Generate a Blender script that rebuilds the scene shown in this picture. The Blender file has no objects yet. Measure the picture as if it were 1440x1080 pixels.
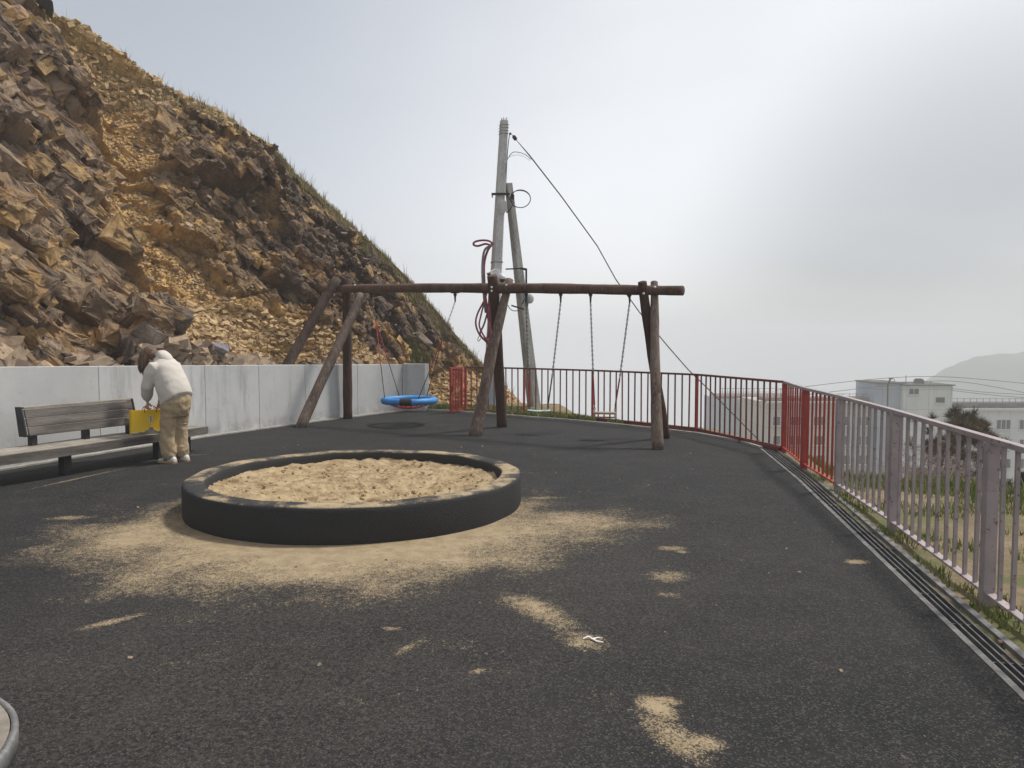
import bpy, bmesh, math, random
import numpy as np
from mathutils import Vector, Matrix

SC = bpy.context.scene
COL = SC.collection
R = math.radians

# ------------------------------------------------------------------ camera
CAM_H = 1.6
FPX = 1080.0                      # focal length in pixels of a 1440 px wide picture
PITCH = math.atan(62 / FPX)
cam_d = bpy.data.cameras.new("camera")
cam = bpy.data.objects.new("camera", cam_d)
COL.objects.link(cam)
cam.location = (0, 0, CAM_H)
cam.rotation_euler = (R(90) - PITCH, 0, 0)
cam_d.sensor_width = 36
cam_d.lens = 36 * FPX / 1440
cam_d.clip_start = 0.05
cam_d.clip_end = 3000
SC.camera = cam
SC.view_settings.view_transform = 'Standard'
SC.view_settings.look = 'None'
SC.view_settings.exposure = 0.08
SC.view_settings.gamma = 1.0
SC.render.engine = 'CYCLES'
SC.cycles.use_denoising = True
SC.cycles.volume_bounces = 2
SC.cycles.max_bounces = 8

# ------------------------------------------------------------------ world
SUN = Vector((1.25, 0.62, 2.35)).normalized()
sun_el = math.asin(SUN.z)
sun_az = math.atan2(SUN.x, SUN.y)
W = bpy.data.worlds.new("World")
SC.world = W
W.use_nodes = True
nt = W.node_tree
for n in list(nt.nodes): nt.nodes.remove(n)
def wn(t, **k):
    n = nt.nodes.new(t)
    for a, b in k.items(): setattr(n, a, b)
    return n
wout = wn('ShaderNodeOutputWorld'); wadd = wn('ShaderNodeAddShader')
sky = wn('ShaderNodeTexSky', sky_type='NISHITA', sun_disc=False)
sky.sun_elevation = sun_el; sky.sun_rotation = sun_az
sky.air_density = 1.0; sky.dust_density = 1.5
b1 = wn('ShaderNodeBackground'); b1.inputs[1].default_value = 0.05
hs = wn('ShaderNodeHueSaturation'); hs.inputs['Saturation'].default_value = .25; nt.links.new(sky.outputs[0], hs.inputs['Color']); nt.links.new(hs.outputs[0], b1.inputs[0])
# low cloud and fog overhead: a bright patch ahead, bluer to the left, heavier cloud to the right
tc = wn('ShaderNodeTexCoord')
def wdot(v):
    n = wn('ShaderNodeVectorMath', operation='DOT_PRODUCT')
    nt.links.new(tc.outputs['Generated'], n.inputs[0]); n.inputs[1].default_value = Vector(v).normalized()
    return n.outputs['Value']
def wmap(s, a, b, c=0.0, d=1.0):
    n = wn('ShaderNodeMapRange', interpolation_type='SMOOTHSTEP')
    nt.links.new(s, n.inputs[0])
    for i, v in enumerate((a, b, c, d)): n.inputs[i + 1].default_value = v
    return n.outputs[0]
def wmix(f, a, b):
    n = wn('ShaderNodeMix', data_type='RGBA')
    if isinstance(f, float): n.inputs[0].default_value = f
    else: nt.links.new(f, n.inputs[0])
    for i, v in ((6, a), (7, b)):
        if isinstance(v, tuple): n.inputs[i].default_value = (*v, 1)
        else: nt.links.new(v, n.inputs[i])
    return n.outputs[2]
wnz = wn('ShaderNodeTexNoise'); wnz.inputs['Scale'].default_value = 1.6; wnz.inputs['Detail'].default_value = 4
wmp = wn('ShaderNodeMapping'); wmp.inputs['Scale'].default_value = (1, 1, 2.6)
nt.links.new(tc.outputs['Generated'], wmp.inputs[0]); nt.links.new(wmp.outputs[0], wnz.inputs[0])
col = wmix(wmap(wdot((0.12, 1, 0.06)), 0.45, 1.0), (0.42, 0.432, 0.455), (0.655, 0.668, 0.69))
col = wmix(wmap(wdot((-0.75, 1, 0.55)), 0.72, 1.0, 0.0, 0.85), col, (0.27, 0.305, 0.365))
rb = wn('ShaderNodeMath', operation='MULTIPLY')
nt.links.new(wmap(wdot((0.68, 1, -0.02)), 0.90, 0.999, 0.0, 1.0), rb.inputs[0])
nt.links.new(wmap(wnz.outputs[0], 0.30, 0.65, 0.45, 1.0), rb.inputs[1])
col = wmix(rb.outputs[0], col, (0.20, 0.215, 0.235))
wv = wn('ShaderNodeMix', data_type='RGBA', blend_type='MULTIPLY'); wv.inputs[0].default_value = 0.35
nt.links.new(col, wv.inputs[6])
cr = wmap(wnz.outputs[0], 0.25, 0.75, 0.72, 1.18)
cmb = wn('ShaderNodeCombineColor')
for i in range(3): nt.links.new(cr, cmb.inputs[i])
nt.links.new(cmb.outputs[0], wv.inputs[7])
b2 = wn('ShaderNodeBackground'); b2.inputs[1].default_value = 0.92
nt.links.new(wv.outputs[2], b2.inputs[0])
nt.links.new(b1.outputs[0], wadd.inputs[0]); nt.links.new(b2.outputs[0], wadd.inputs[1])
nt.links.new(wadd.outputs[0], wout.inputs[0])

sl = bpy.data.lights.new("sun", 'SUN')
sl.energy = 3.2; sl.angle = R(8); sl.color = (1.0, 0.94, 0.85)
so = bpy.data.objects.new("sun", sl); COL.objects.link(so)
so.location = (20, 10, 40)
so.rotation_euler = (-SUN).to_track_quat('-Z', 'Y').to_euler()

# ------------------------------------------------------------------ picture geometry helpers
def ray(px, py):
    u = (px - 720) / FPX; v = (540 - py) / FPX
    c, s = math.cos(PITCH), math.sin(PITCH)
    return Vector((u, c + v * s, -s + v * c))
def G(px, py, z=0.0):                       # where the line of sight meets height z
    d = ray(px, py); t = (z - CAM_H) / d.z
    return Vector((d.x * t, d.y * t, z))
def P(px, py, D):                           # the point at distance D ahead
    d = ray(px, py); t = D / d.y
    return Vector((d.x * t, D, CAM_H + d.z * t))

# ------------------------------------------------------------------ materials
class NT:
    def __init__(s, name):
        s.m = bpy.data.materials.new(name); s.m.use_nodes = True
        s.t = s.m.node_tree
        for n in list(s.t.nodes): s.t.nodes.remove(n)
        s.out = s.n('ShaderNodeOutputMaterial'); s.b = s.n('ShaderNodeBsdfPrincipled')
        s.l(s.b.outputs[0], s.out.inputs[0])
        s.tc = s.n('ShaderNodeTexCoord'); s.co = s.tc.outputs['Object']
    def n(s, t, **k):
        n = s.t.nodes.new(t)
        for a, b in k.items(): setattr(n, a, b)
        return n
    def l(s, a, b): s.t.links.new(a, b)
    def setin(s, sock, v):
        if isinstance(v, bpy.types.NodeSocket): s.l(v, sock)
        elif isinstance(v, (tuple, list)) and len(v) == 3 and sock.type == 'RGBA': sock.default_value = (*v, 1)
        else: sock.default_value = v
    def noise(s, scale, detail=4, rough=.55, stretch=None, co=None, dist=0):
        n = s.n('ShaderNodeTexNoise'); n.inputs['Scale'].default_value = scale
        n.inputs['Detail'].default_value = detail; n.inputs['Roughness'].default_value = rough
        n.inputs['Distortion'].default_value = dist
        c = co or s.co
        if stretch:
            mp = s.n('ShaderNodeMapping'); mp.inputs['Scale'].default_value = stretch
            s.l(c, mp.inputs[0]); c = mp.outputs[0]
        s.l(c, n.inputs[0]); return n.outputs[0]
    def vor(s, scale, feature='F1', out='Distance', stretch=None):
        n = s.n('ShaderNodeTexVoronoi', feature=feature); n.inputs['Scale'].default_value = scale
        c = s.co
        if stretch:
            mp = s.n('ShaderNodeMapping'); mp.inputs['Scale'].default_value = stretch
            s.l(c, mp.inputs[0]); c = mp.outputs[0]
        s.l(c, n.inputs[0]); return n.outputs[out]
    def mr(s, v, a, b, c=0., d=1., smooth=True):
        n = s.n('ShaderNodeMapRange')
        if smooth: n.interpolation_type = 'SMOOTHSTEP'
        s.l(v, n.inputs[0])
        for i, x in enumerate((a, b, c, d)): n.inputs[i + 1].default_value = x
        return n.outputs[0]
    def mix(s, f, a, b, mode='MIX'):
        n = s.n('ShaderNodeMix', data_type='RGBA', blend_type=mode)
        s.setin(n.inputs[0], f); s.setin(n.inputs[6], a); s.setin(n.inputs[7], b)
        return n.outputs[2]
    def math(s, op, a, b=0.0, c=None):
        n = s.n('ShaderNodeMath', operation=op)
        s.setin(n.inputs[0], a); s.setin(n.inputs[1], b)
        if c is not None: s.setin(n.inputs[2], c)
        return n.outputs[0]
    def bump(s, h, strength=.5, dist=.01, prev=None):
        n = s.n('ShaderNodeBump'); n.inputs['Strength'].default_value = strength; n.inputs['Distance'].default_value = dist
        s.l(h, n.inputs['Height'])
        if prev is not None: s.l(prev, n.inputs['Normal'])
        return n.outputs[0]
    def fin(s, color, rough=.8, normal=None, metal=0., spec=.4):
        s.setin(s.b.inputs['Base Color'], color); s.setin(s.b.inputs['Roughness'], rough)
        s.b.inputs['Metallic'].default_value = metal
        s.b.inputs['Specular IOR Level'].default_value = spec
        if normal is not None: s.l(normal, s.b.inputs['Normal'])
        return s.m

def pmat(name, c1, c2, rough=.8, scale=6, fine=60, bump=.3, bd=.004, metal=0, spec=.4, stretch=None, speck=None, lo=.35, hi=.65, fc=.5):
    t = NT(name)
    f = t.mr(t.noise(scale, 6, .6, stretch), lo, hi)
    c = t.mix(f, c1, c2)
    g = t.noise(fine, 3, .6, stretch)
    c = t.mix(fc, c, t.mix(t.mr(g, .3, .7), (.62, .62, .62), (1.25, 1.25, 1.25)), 'MULTIPLY')
    if speck:
        c = t.mix(t.mr(t.noise(speck[1], 5, .7), speck[2], speck[2] + .08), c, speck[0])
    nr = t.bump(g, bump, bd) if bump else None
    return t.fin(c, rough, nr, metal, spec)

M = {}
# asphalt with drifted sand; each ellipse: centre, angle, half axes, strength
def ell(t, cx, cy, ang, rx, ry, st, co=None):
    mp = t.n('ShaderNodeMapping', vector_type='TEXTURE')
    mp.inputs['Location'].default_value = (cx, cy, 0); mp.inputs['Rotation'].default_value = (0, 0, R(ang))
    mp.inputs['Scale'].default_value = (rx, ry, 1)
    t.l(co or t.co, mp.inputs[0])
    ln = t.n('ShaderNodeVectorMath', operation='LENGTH'); t.l(mp.outputs[0], ln.inputs[0])
    return t.mr(ln.outputs['Value'], 1.25, .1, 0, st)
def asphalt():
    t = NT("asphalt")
    flat = t.n('ShaderNodeVectorMath', operation='MULTIPLY'); t.l(t.co, flat.inputs[0]); flat.inputs[1].default_value = (1, 1, 0)
    co = flat.outputs[0]
    def seq(lst):
        acc = None
        for e in lst:
            v = ell(t, *e, co=co); acc = v if acc is None else t.math('MAXIMUM', acc, v)
        return acc
    def pe(px, py, ang, rx, ry, st):
        g = G(px, py); return (g.x, g.y, ang, rx, ry, st)
    sand = seq([(-1.45, 6.5, 4, 2.35, 2.05, 2.3), (-2.6, 6.3, 0, 1.5, 1.1, 1.5), (0.1, 6.5, 15, 1.5, .95, 1.25), (-.2, 5.5, 0, .9, .6, .85), pe(760, 860, -58, .62, .16, 1.0),
                pe(820, 900, -50, .22, .16, 1.05), pe(925, 995, -70, .17, .09, 1.3), pe(950, 1040, -68, .33, .12, 1.08), pe(990, 1045, -30, .14, .10, 1.15), pe(938, 985, -20, .10, .06, 1.05),
                pe(1205, 790, 5, .11, .075, 1.45), pe(940, 771, 0, .16, .10, 1.1), pe(960, 776, 0, .09, .07, 1.05), pe(938, 836, -20, .15, .08, 1.0), pe(940, 810, 0, .2, .2, .75),
                pe(875, 735, 0, .16, .10, 1.1), pe(845, 740, 0, .22, .1, 1.1), pe(160, 873, 45, .30, .075, 1.15), pe(550, 884, 0, .10, .05, 1.0), pe(572, 912, 60, .16, .05, .9), pe(672, 944, 40, .07, .04, .95),
                (*(lambda a, b: ((a.x + b.x) / 2, (a.y + b.y) / 2, math.degrees(math.atan2(b.y - a.y, b.x - a.x)), (b - a).length / 2 * 1.1, .035, .95))(G(0, 697), G(200, 653)),), pe(270, 640, 20, .3, .08, .9), pe(205, 935, 20, .9, .5, .12), pe(560, 950, 0, 1.1, .5, .12), pe(100, 728, 10, .35, .12, .9), pe(760, 700, 0, .3, .12, .8)])
    n1 = t.noise(1.7, 6, .62, (1, 1.0, 1), co); n2 = t.noise(26, 5, .72, (1, .8, 1), co); n3 = t.noise(120, 2, .6, None, co)
    v = t.math('ADD', t.math('MULTIPLY_ADD', n1, 2.2, -1.1), t.math('MULTIPLY_ADD', n2, 1.9, -.95))
    v = t.math('ADD', v, t.math('MULTIPLY_ADD', n3, 1.3, -.65))
    v = t.math('ADD', v, sand)
    ag = t.n('ShaderNodeTexVoronoi'); ag.inputs['Scale'].default_value = 130; t.l(co, ag.inputs[0])
    base = t.mix(t.mr(t.noise(.55, 5, .6, None, co), .3, .7), (.010, .011, .0125), (.018, .0185, .021))
    base = t.mix(t.mr(t.noise(2.6, 6, .7, None, co), .42, .7, 0, .5), base, (.036, .033, .031))
    spk = t.n('ShaderNodeSeparateColor'); t.l(ag.outputs['Color'], spk.inputs[0])
    base = t.mix(t.mr(spk.outputs[0], .66, .98, 0, .55), base, (.10, .097, .094))
    base = t.mix(t.mr(spk.outputs[1], .7, .95, 0, .7), base, (.010, .010, .011))
    # dirt tracked along the left front and a fine veil of sand round the pit
    dirt = seq([(-1.6, 3.3, 10, 2.6, 2.2, 1.0), (-.3, 5.2, 0, 2.8, 2.4, .9)])
    base = t.mix(t.math('MULTIPLY', dirt, t.mr(t.noise(34, 5, .8, None, co), .38, .7, 0, .45)), base, (.12, .10, .078))
    # scuffs worn dark under the swings
    scf = seq([pe(557, 603, 0, .62, .60, .75), pe(757, 610, 10, .62, .35, 1.0), pe(853, 618, 5, .70, .32, 1.0), pe(780, 606, 0, .3, .3, .5)])
    sv = t.math('MULTIPLY', scf, t.mr(n1, .3, .55, .35, 1.0))
    base = t.mix(t.mr(sv, .15, .8, 0, .8), base, (.010, .010, .012))
    # grains of sand thin out at the edges of each drift
    cov = t.mr(v, .40, 1.60, 0, 1.15, False)
    sm = t.mr(t.math('SUBTRACT', cov, spk.outputs[2]), -.06, .12)
    sandc = t.mix(t.mr(t.noise(9, 5, .65, None, co), .35, .65), (.29, .225, .140), (.39, .312, .205))
    sandc = t.mix(t.mr(n3, .35, .65, 0, .35), sandc, (.27, .20, .12))
    sm = t.math('MULTIPLY_ADD', sm, .62, t.math('MULTIPLY', t.math('MINIMUM', cov, 1.0), .38))
    c = t.mix(sm, base, sandc)
    h = t.math('ADD', t.math('MULTIPLY', ag.outputs['Distance'], 1.0), t.math('MULTIPLY', sm, .6))
    nr = t.bump(h, .55, .006)
    nr = t.bump(t.noise(7, 4, .6, None, co), .25, .03, nr)
    return t.fin(c, t.mr(sm, 0, 1, .84, .95), nr, 0, .22)
M['asphalt'] = asphalt()
def sandmat():
    t = NT("sand")
    c = t.mix(t.mr(t.noise(5, 6, .7), .35, .62), (.29, .205, .115), (.47, .365, .225))
    c = t.mix(t.mr(t.noise(60, 4, .7), .5, .75, 0, .5), c, (.20, .14, .08))
    nr = t.bump(t.noise(45, 6, .75), .6, .02); nr = t.bump(t.noise(160, 3, .7), .5, .005, nr)
    return t.fin(c, .95, nr, 0, .2)
M['sand'] = sandmat()
def rubber():
    t = NT("black_rubber")
    g = t.n('ShaderNodeNewGeometry'); sp = t.n('ShaderNodeSeparateXYZ'); t.l(g.outputs['Normal'], sp.inputs[0])
    up = t.mr(sp.outputs[2], .55, .95)
    v = t.math('ADD', t.noise(2.3, 5, .7), t.math('MULTIPLY', t.noise(60, 4, .8), .35))
    dust = t.math('MULTIPLY', up, t.mr(v, .60, .80))
    base = t.mix(t.mr(t.vor(110), .1, .5), (.016, .017, .019), (.034, .035, .037))
    base = t.mix(t.mr(t.noise(190, 2, .6), .70, .76, 0, .6), base, (.14, .13, .12))
    c = t.mix(dust, base, (.40, .315, .20))
    return t.fin(c, .85, t.bump(t.vor(110), .7, .006), 0, .3)
M['rubber'] = rubber()
def concrete():
    t = NT("concrete")
    c = t.mix(t.mr(t.noise(1.1, 6, .6), .3, .7), (.54, .55, .55), (.64, .645, .64))
    c = t.mix(t.mr(t.noise(5, 7, .75, (1, 1, 1)), .52, .75, 0, .45), c, (.30, .31, .31))
    c = t.mix(t.mr(t.noise(3, 6, .7, (1, 1, .12)), .52, .72, 0, .55), c, (.25, .25, .235))
    sp = t.n('ShaderNodeSeparateXYZ'); t.l(t.co, sp.inputs[0])
    lowd = t.math('MULTIPLY', t.mr(sp.outputs[2], .28, .0), t.mr(t.noise(4, 5, .7), .35, .65))
    c = t.mix(t.math('MULTIPLY', lowd, .6), c, (.17, .155, .135))
    ob = t.n('ShaderNodeObjectInfo'); c = t.mix(t.mr(ob.outputs['Random'], 0, 1, 0, .16, False), c, (.2, .205, .21))
    c = t.mix(t.mr(t.noise(60, 2, .5), .74, .78, 0, .9), c, (.09, .09, .09))
    return t.fin(c, .85, t.bump(t.noise(20, 6, .7), .3, .006), 0, .3)
M['concrete'] = concrete()
M['pole_concrete'] = pmat("pole_concrete", (.47, .47, .46), (.60, .60, .585), .85, 3, 40, .4, .006, stretch=(1, 1, .4))
M['pole_dark'] = pmat("pole_concrete_weathered", (.25, .25, .235), (.38, .375, .35), .9, 4, 30, .5, .008, stretch=(1, 1, .4))
M['pole_blue'] = pmat("pale_blue_paint", (.30, .38, .43), (.42, .47, .50), .8, 3, 40, .3)
def cliffmat():
    t = NT("cliff_rock")
    a = t.n('ShaderNodeAttribute', attribute_name="rock"); sp = t.n('ShaderNodeSeparateColor'); t.l(a.outputs['Color'], sp.inputs[0])
    r, oc, soil = sp.outputs[0], sp.outputs[1], sp.outputs[2]
    c = t.mix(t.mr(r, .1, .9, smooth=False), (.10, .074, .060), (.36, .262, .182))
    c = t.mix(t.mr(t.noise(1.3, 5, .65), .50, .66, 0, .85), c, (.42, .255, .115))
    c = t.mix(t.mr(t.noise(.9, 4, .6, (1.3, 1, 1)), .52, .7, 0, .7), c, (.118, .103, .098))
    c = t.mix(t.mr(t.noise(11, 6, .75), .5, .78, 0, .6), c, (.42, .33, .24))
    c = t.mix(t.mr(t.noise(19, 5, .8), .54, .72, 0, .75), c, (.040, .028, .022))
    oc2 = t.math('MULTIPLY', oc, t.mr(t.noise(3.5, 5, .7), .2, .6, .45, 1))
    ocol = t.mix(t.mr(t.noise(6, 6, .75), .35, .65), (.42, .245, .085), (.70, .48, .215))
    c = t.mix(oc2, c, ocol)
    gs = t.mix(t.mr(t.noise(7, 5, .7), .35, .65), (.22, .175, .105), (.15, .145, .07))
    c = t.mix(t.math('MULTIPLY', soil, t.mr(t.noise(5, 6, .75), .3, .55)), c, gs)
    nr = t.bump(t.noise(9, 8, .75), .8, .06); nr = t.bump(t.noise(45, 5, .75), .7, .015, nr)
    return t.fin(c, .9, nr, 0, .2)
M['cliff'] = cliffmat()
def stonemat(name, a, b):
    t = NT(name)
    at = t.n('ShaderNodeAttribute', attribute_name="tint")
    sp = t.n('ShaderNodeSeparateColor'); t.l(at.outputs['Color'], sp.inputs[0])
    c = t.mix(sp.outputs[0], a, b)
    c = t.mix(t.mr(t.noise(14, 5, .7), .4, .7, 0, .5), c, (.12, .088, .062))
    return t.fin(c, .9, t.bump(t.noise(30, 5, .7), .6, .01), 0, .2)
M['scree'] = stonemat("scree_stone", (.30, .195, .095), (.58, .43, .245))
M['rubble'] = stonemat("rubble_stone", (.17, .13, .105), (.42, .32, .22))
M['slab'] = pmat("grey_brown_slab", (.15, .12, .10), (.27, .22, .175), .9, 3, 25, .5, .01)
M['slab_blue'] = pmat("blue_stained_slab", (.12, .12, .20), (.26, .235, .22), .9, 2.2, 25, .5, .01)
M['slab_pale'] = pmat("pale_olive_slab", (.22, .205, .14), (.34, .31, .23), .9, 3, 25, .5, .01)
M['dark_rock'] = pmat("dark_rock", (.03, .028, .03), (.075, .068, .065), .9, 3, 25, .5, .01)
def grassmat(name, a, b):
    t = NT(name)
    at = t.n('ShaderNodeAttribute', attribute_name="tint")
    sp = t.n('ShaderNodeSeparateColor'); t.l(at.outputs['Color'], sp.inputs[0])
    t.b.inputs['Subsurface Weight'].default_value = 0
    return t.fin(t.mix(sp.outputs[0], a, b), .8, None, 0, .2)
M['dry_grass'] = grassmat("dry_grass", (.19, .17, .075), (.42, .34, .19))
M['green_grass'] = grassmat("green_grass", (.095, .16, .035), (.29, .29, .10))
def woodlog(name, a, b, worn):
    t = NT(name)
    c = t.mix(t.mr(t.noise(3, 6, .7, (1, 1, .25)), .35, .65), a, b)
    c = t.mix(t.mr(t.noise(26, 6, .8, (1, 1, .25)), .50, .62, 0, worn), c, (.27, .235, .205))
    c = t.mix(t.mr(t.noise(40, 4, .7, (1, 1, .1)), .5, .7, 0, .6), c, (.022, .014, .011))
    return t.fin(c, .8, t.bump(t.noise(30, 6, .75, (1, 1, .2)), .6, .012), 0, .3)
M['log_dark'] = woodlog("dark_stained_log", (.045, .021, .015), (.088, .042, .029), .12)
M['log_beam'] = woodlog("beam_log", (.075, .040, .028), (.15, .088, .062), .25)
M['log_worn'] = woodlog("weathered_log", (.105, .065, .05), (.20, .145, .115), .8)
M['log_mid'] = woodlog("brown_log", (.055, .034, .026), (.105, .07, .055), .3)
M['plank'] = pmat("grey_plank", (.075, .066, .058), (.175, .155, .14), .8, 3, 45, .5, .004, stretch=(.35, .35, 3))
M['plank_top'] = pmat("pale_plank", (.21, .185, .155), (.36, .325, .28), .8, 3, 45, .5, .004, stretch=(.5, .5, 3))  # paler plank colour for the boards that face up
M['dark_metal'] = pmat("dark_metal", (.018, .018, .02), (.035, .034, .035), .55, 5, 60, .1, .001, .3)
M['iron'] = pmat("chain_iron", (.10, .10, .105), (.18, .18, .18), .5, 20, 90, .1, .001, .6)
M['steel'] = pmat("galvanised_steel", (.20, .20, .20), (.32, .32, .31), .6, 8, 60, .1, .001, .6)
def paint(name, a, b, rust, amt):
    t = NT(name)
    c = t.mix(t.mr(t.noise(4, 5, .6), .3, .7), a, b)
    v = t.noise(22, 6, .75)
    c = t.mix(t.mr(v, .62 - amt * .1, .70 - amt * .1, 0, .85), c, rust)
    return t.fin(c, .5, t.bump(t.noise(60, 4, .7), .15, .002), 0, .45)
M['mauve'] = paint("mauve_paint", (.31, .26, .268), (.40, .34, .348), (.12, .055, .04), .5)
M['red'] = paint("red_paint", (.30, .032, .024), (.40, .050, .034), (.10, .03, .025), .2)
M['red_backlit'] = paint("backlit_red_paint", (.125, .035, .032), (.20, .052, .045), (.07, .035, .03), .3)  # darker than the red paint: backlit shade is put into the colour
M['white_paint'] = pmat("white_plastic", (.70, .71, .72), (.8, .8, .8), .4, 4, 40, 0)
M['black_plastic'] = pmat("black_plastic", (.012, .012, .013), (.02, .02, .022), .4, 4, 40, 0)
M['blue'] = pmat("blue_foam_cover", (.035, .20, .52), (.05, .27, .62), .5, 4, 60, .2, .002)
M['red_rope'] = pmat("red_rope", (.30, .03, .04), (.40, .06, .06), .7, 20, 90, .2, .001)
M['conduit'] = pmat("purple_red_conduit", (.20, .035, .06), (.30, .07, .10), .5, 8, 90, .2, .001)
M['grey_cable'] = pmat("grey_cable", (.14, .135, .14), (.2, .19, .2), .5, 8, 90, .1, .001)
M['cable'] = pmat("black_cable", (.02, .02, .022), (.035, .035, .037), .6, 8, 60, 0)
M['teal'] = pmat("pale_teal_seat", (.30, .42, .42), (.42, .52, .52), .6, 8, 60, .1)
M['seat_wood'] = pmat("pale_seat_wood", (.33, .23, .14), (.45, .33, .22), .7, 8, 60, .2)
M['insul'] = pmat("grey_insulator", (.45, .45, .45), (.6, .6, .6), .3, 8, 60, 0)
M['kerb'] = pmat("pale_kerb", (.30, .29, .27), (.44, .42, .39), .9, 4, 50, .4, .005)
M['drain_edge'] = pmat("drain_edge_concrete", (.12, .12, .12), (.22, .215, .21), .85, 6, 70, .4, .004)
M['drain_bar'] = pmat("drain_bar", (.10, .10, .105), (.18, .18, .18), .5, 6, 70, .1, .002, .4)
M['drain_dark'] = pmat("drain_channel_floor", (.010, .010, .010), (.018, .017, .016), .95, 6, 70, 0)  # near-black colour for the channel floor
# people
M['skin'] = pmat("skin", (.50, .30, .22), (.56, .35, .26), .55, 8, 60, 0)
M['hoodie'] = pmat("cream_fleece", (.56, .52, .475), (.62, .58, .53), .95, 5, 160, .2, .002, lo=.2, hi=.8, fc=.08)
M['trousers'] = pmat("khaki_cotton", (.37, .275, .165), (.44, .34, .215), .9, 6, 140, .2, .002, fc=.2)
M['hair'] = pmat("brown_hair", (.07, .043, .027), (.19, .12, .075), .6, 6, 60, .5, .004, stretch=(6, 6, .5))
M['shoe'] = pmat("white_leather", (.58, .57, .54), (.68, .67, .64), .5, 8, 60, 0)
M['gum'] = pmat("gum_sole", (.38, .24, .13), (.46, .31, .18), .7, 8, 60, 0)
M['bag'] = pmat("yellow_card", (.86, .55, .018), (.90, .60, .03), .45, 2, 60, 0, fc=.05)
M['bag_art'] = pmat("grey_print", (.17, .145, .145), (.26, .23, .225), .6, 20, 60, 0)
M['bag_trim'] = pmat("cream_print", (.74, .62, .20), (.78, .66, .3), .6, 20, 60, 0)
M['bag_label'] = pmat("white_label", (.72, .70, .68), (.78, .76, .74), .6, 20, 60, 0)
M['ink'] = pmat("black_ink", (.02, .02, .02), (.03, .03, .03), .6, 20, 60, 0)
# distance
def facade(name, a, b, dirt):
    t = NT(name)
    c = t.mix(t.mr(t.noise(.25, 5, .6), .3, .7), a, b)
    c = t.mix(t.mr(t.noise(.6, 6, .75, (1, 1, .25)), .5, .75, 0, .5), c, dirt)
    br = t.n('ShaderNodeTexBrick'); br.offset = 0
    br.inputs['Scale'].default_value = 1; br.inputs['Brick Width'].default_value = 3.0; br.inputs['Row Height'].default_value = 2.7
    br.inputs['Mortar Size'].default_value = .045
    br.inputs['Color1'].default_value = (1, 1, 1, 1); br.inputs['Color2'].default_value = (.93, .93, .93, 1); br.inputs['Mortar'].default_value = (.62, .62, .62, 1)
    mp = t.n('ShaderNodeMapping'); mp.inputs['Rotation'].default_value = (R(90), 0, 0)
    t.l(t.co, mp.inputs[0]); t.l(mp.outputs[0], br.inputs[0])
    c = t.mix(.8, c, br.outputs[0], 'MULTIPLY')
    return t.fin(c, .85, None, 0, .3)
M['panel_white'] = facade("white_panel_facade", (.52, .56, .56), (.62, .65, .645), (.24, .26, .255))
M['panel_blue_shade'] = facade("blue_and_shaded_facade", (.26, .32, .39), (.33, .385, .45), (.22, .26, .3))  # blue panels; on the machine room the tone paints its shaded side
M['panel_cream'] = facade("cream_panel_facade", (.40, .38, .345), (.47, .455, .415), (.27, .25, .22))
M['roof'] = pmat("roof_felt", (.05, .045, .045), (.09, .08, .08), .9, 1, 10, 0)
M['roof_red'] = pmat("rusty_roof_edge", (.14, .08, .07), (.2, .12, .11), .9, 1, 10, 0)
M['glass'] = pmat("dark_window_glass", (.008, .010, .012), (.02, .024, .027), .6, .4, 10, 0, spec=.2)
M['win_frame'] = pmat("white_window_frame", (.50, .52, .52), (.58, .59, .59), .6, 2, 10, 0)
M['bark'] = pmat("pine_bark", (.035, .026, .022), (.075, .055, .045), .95, 4, 20, .6, .02)
M['needle'] = grassmat("pine_needles", (.050, .052, .024), (.21, .145, .095))
def terrain():
    t = NT("ground_earth")
    c = t.mix(t.mr(t.noise(1.6, 6, .65), .3, .65), (.18, .135, .085), (.28, .22, .14))
    c = t.mix(t.mr(t.noise(30, 5, .75), .45, .7, 0, .7), c, (.13, .095, .06))
    c = t.mix(t.mr(t.noise(1.1, 6, .7), .46, .60, 0, .75), c, (.11, .135, .045))
    return t.fin(c, .95, t.bump(t.noise(24, 6, .75), .7, .03), 0, .2)
M['earth'] = terrain()
M['hill'] = pmat("far_hill_green", (.035, .055, .03), (.07, .085, .045), .95, .02, .2, 0)


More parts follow.
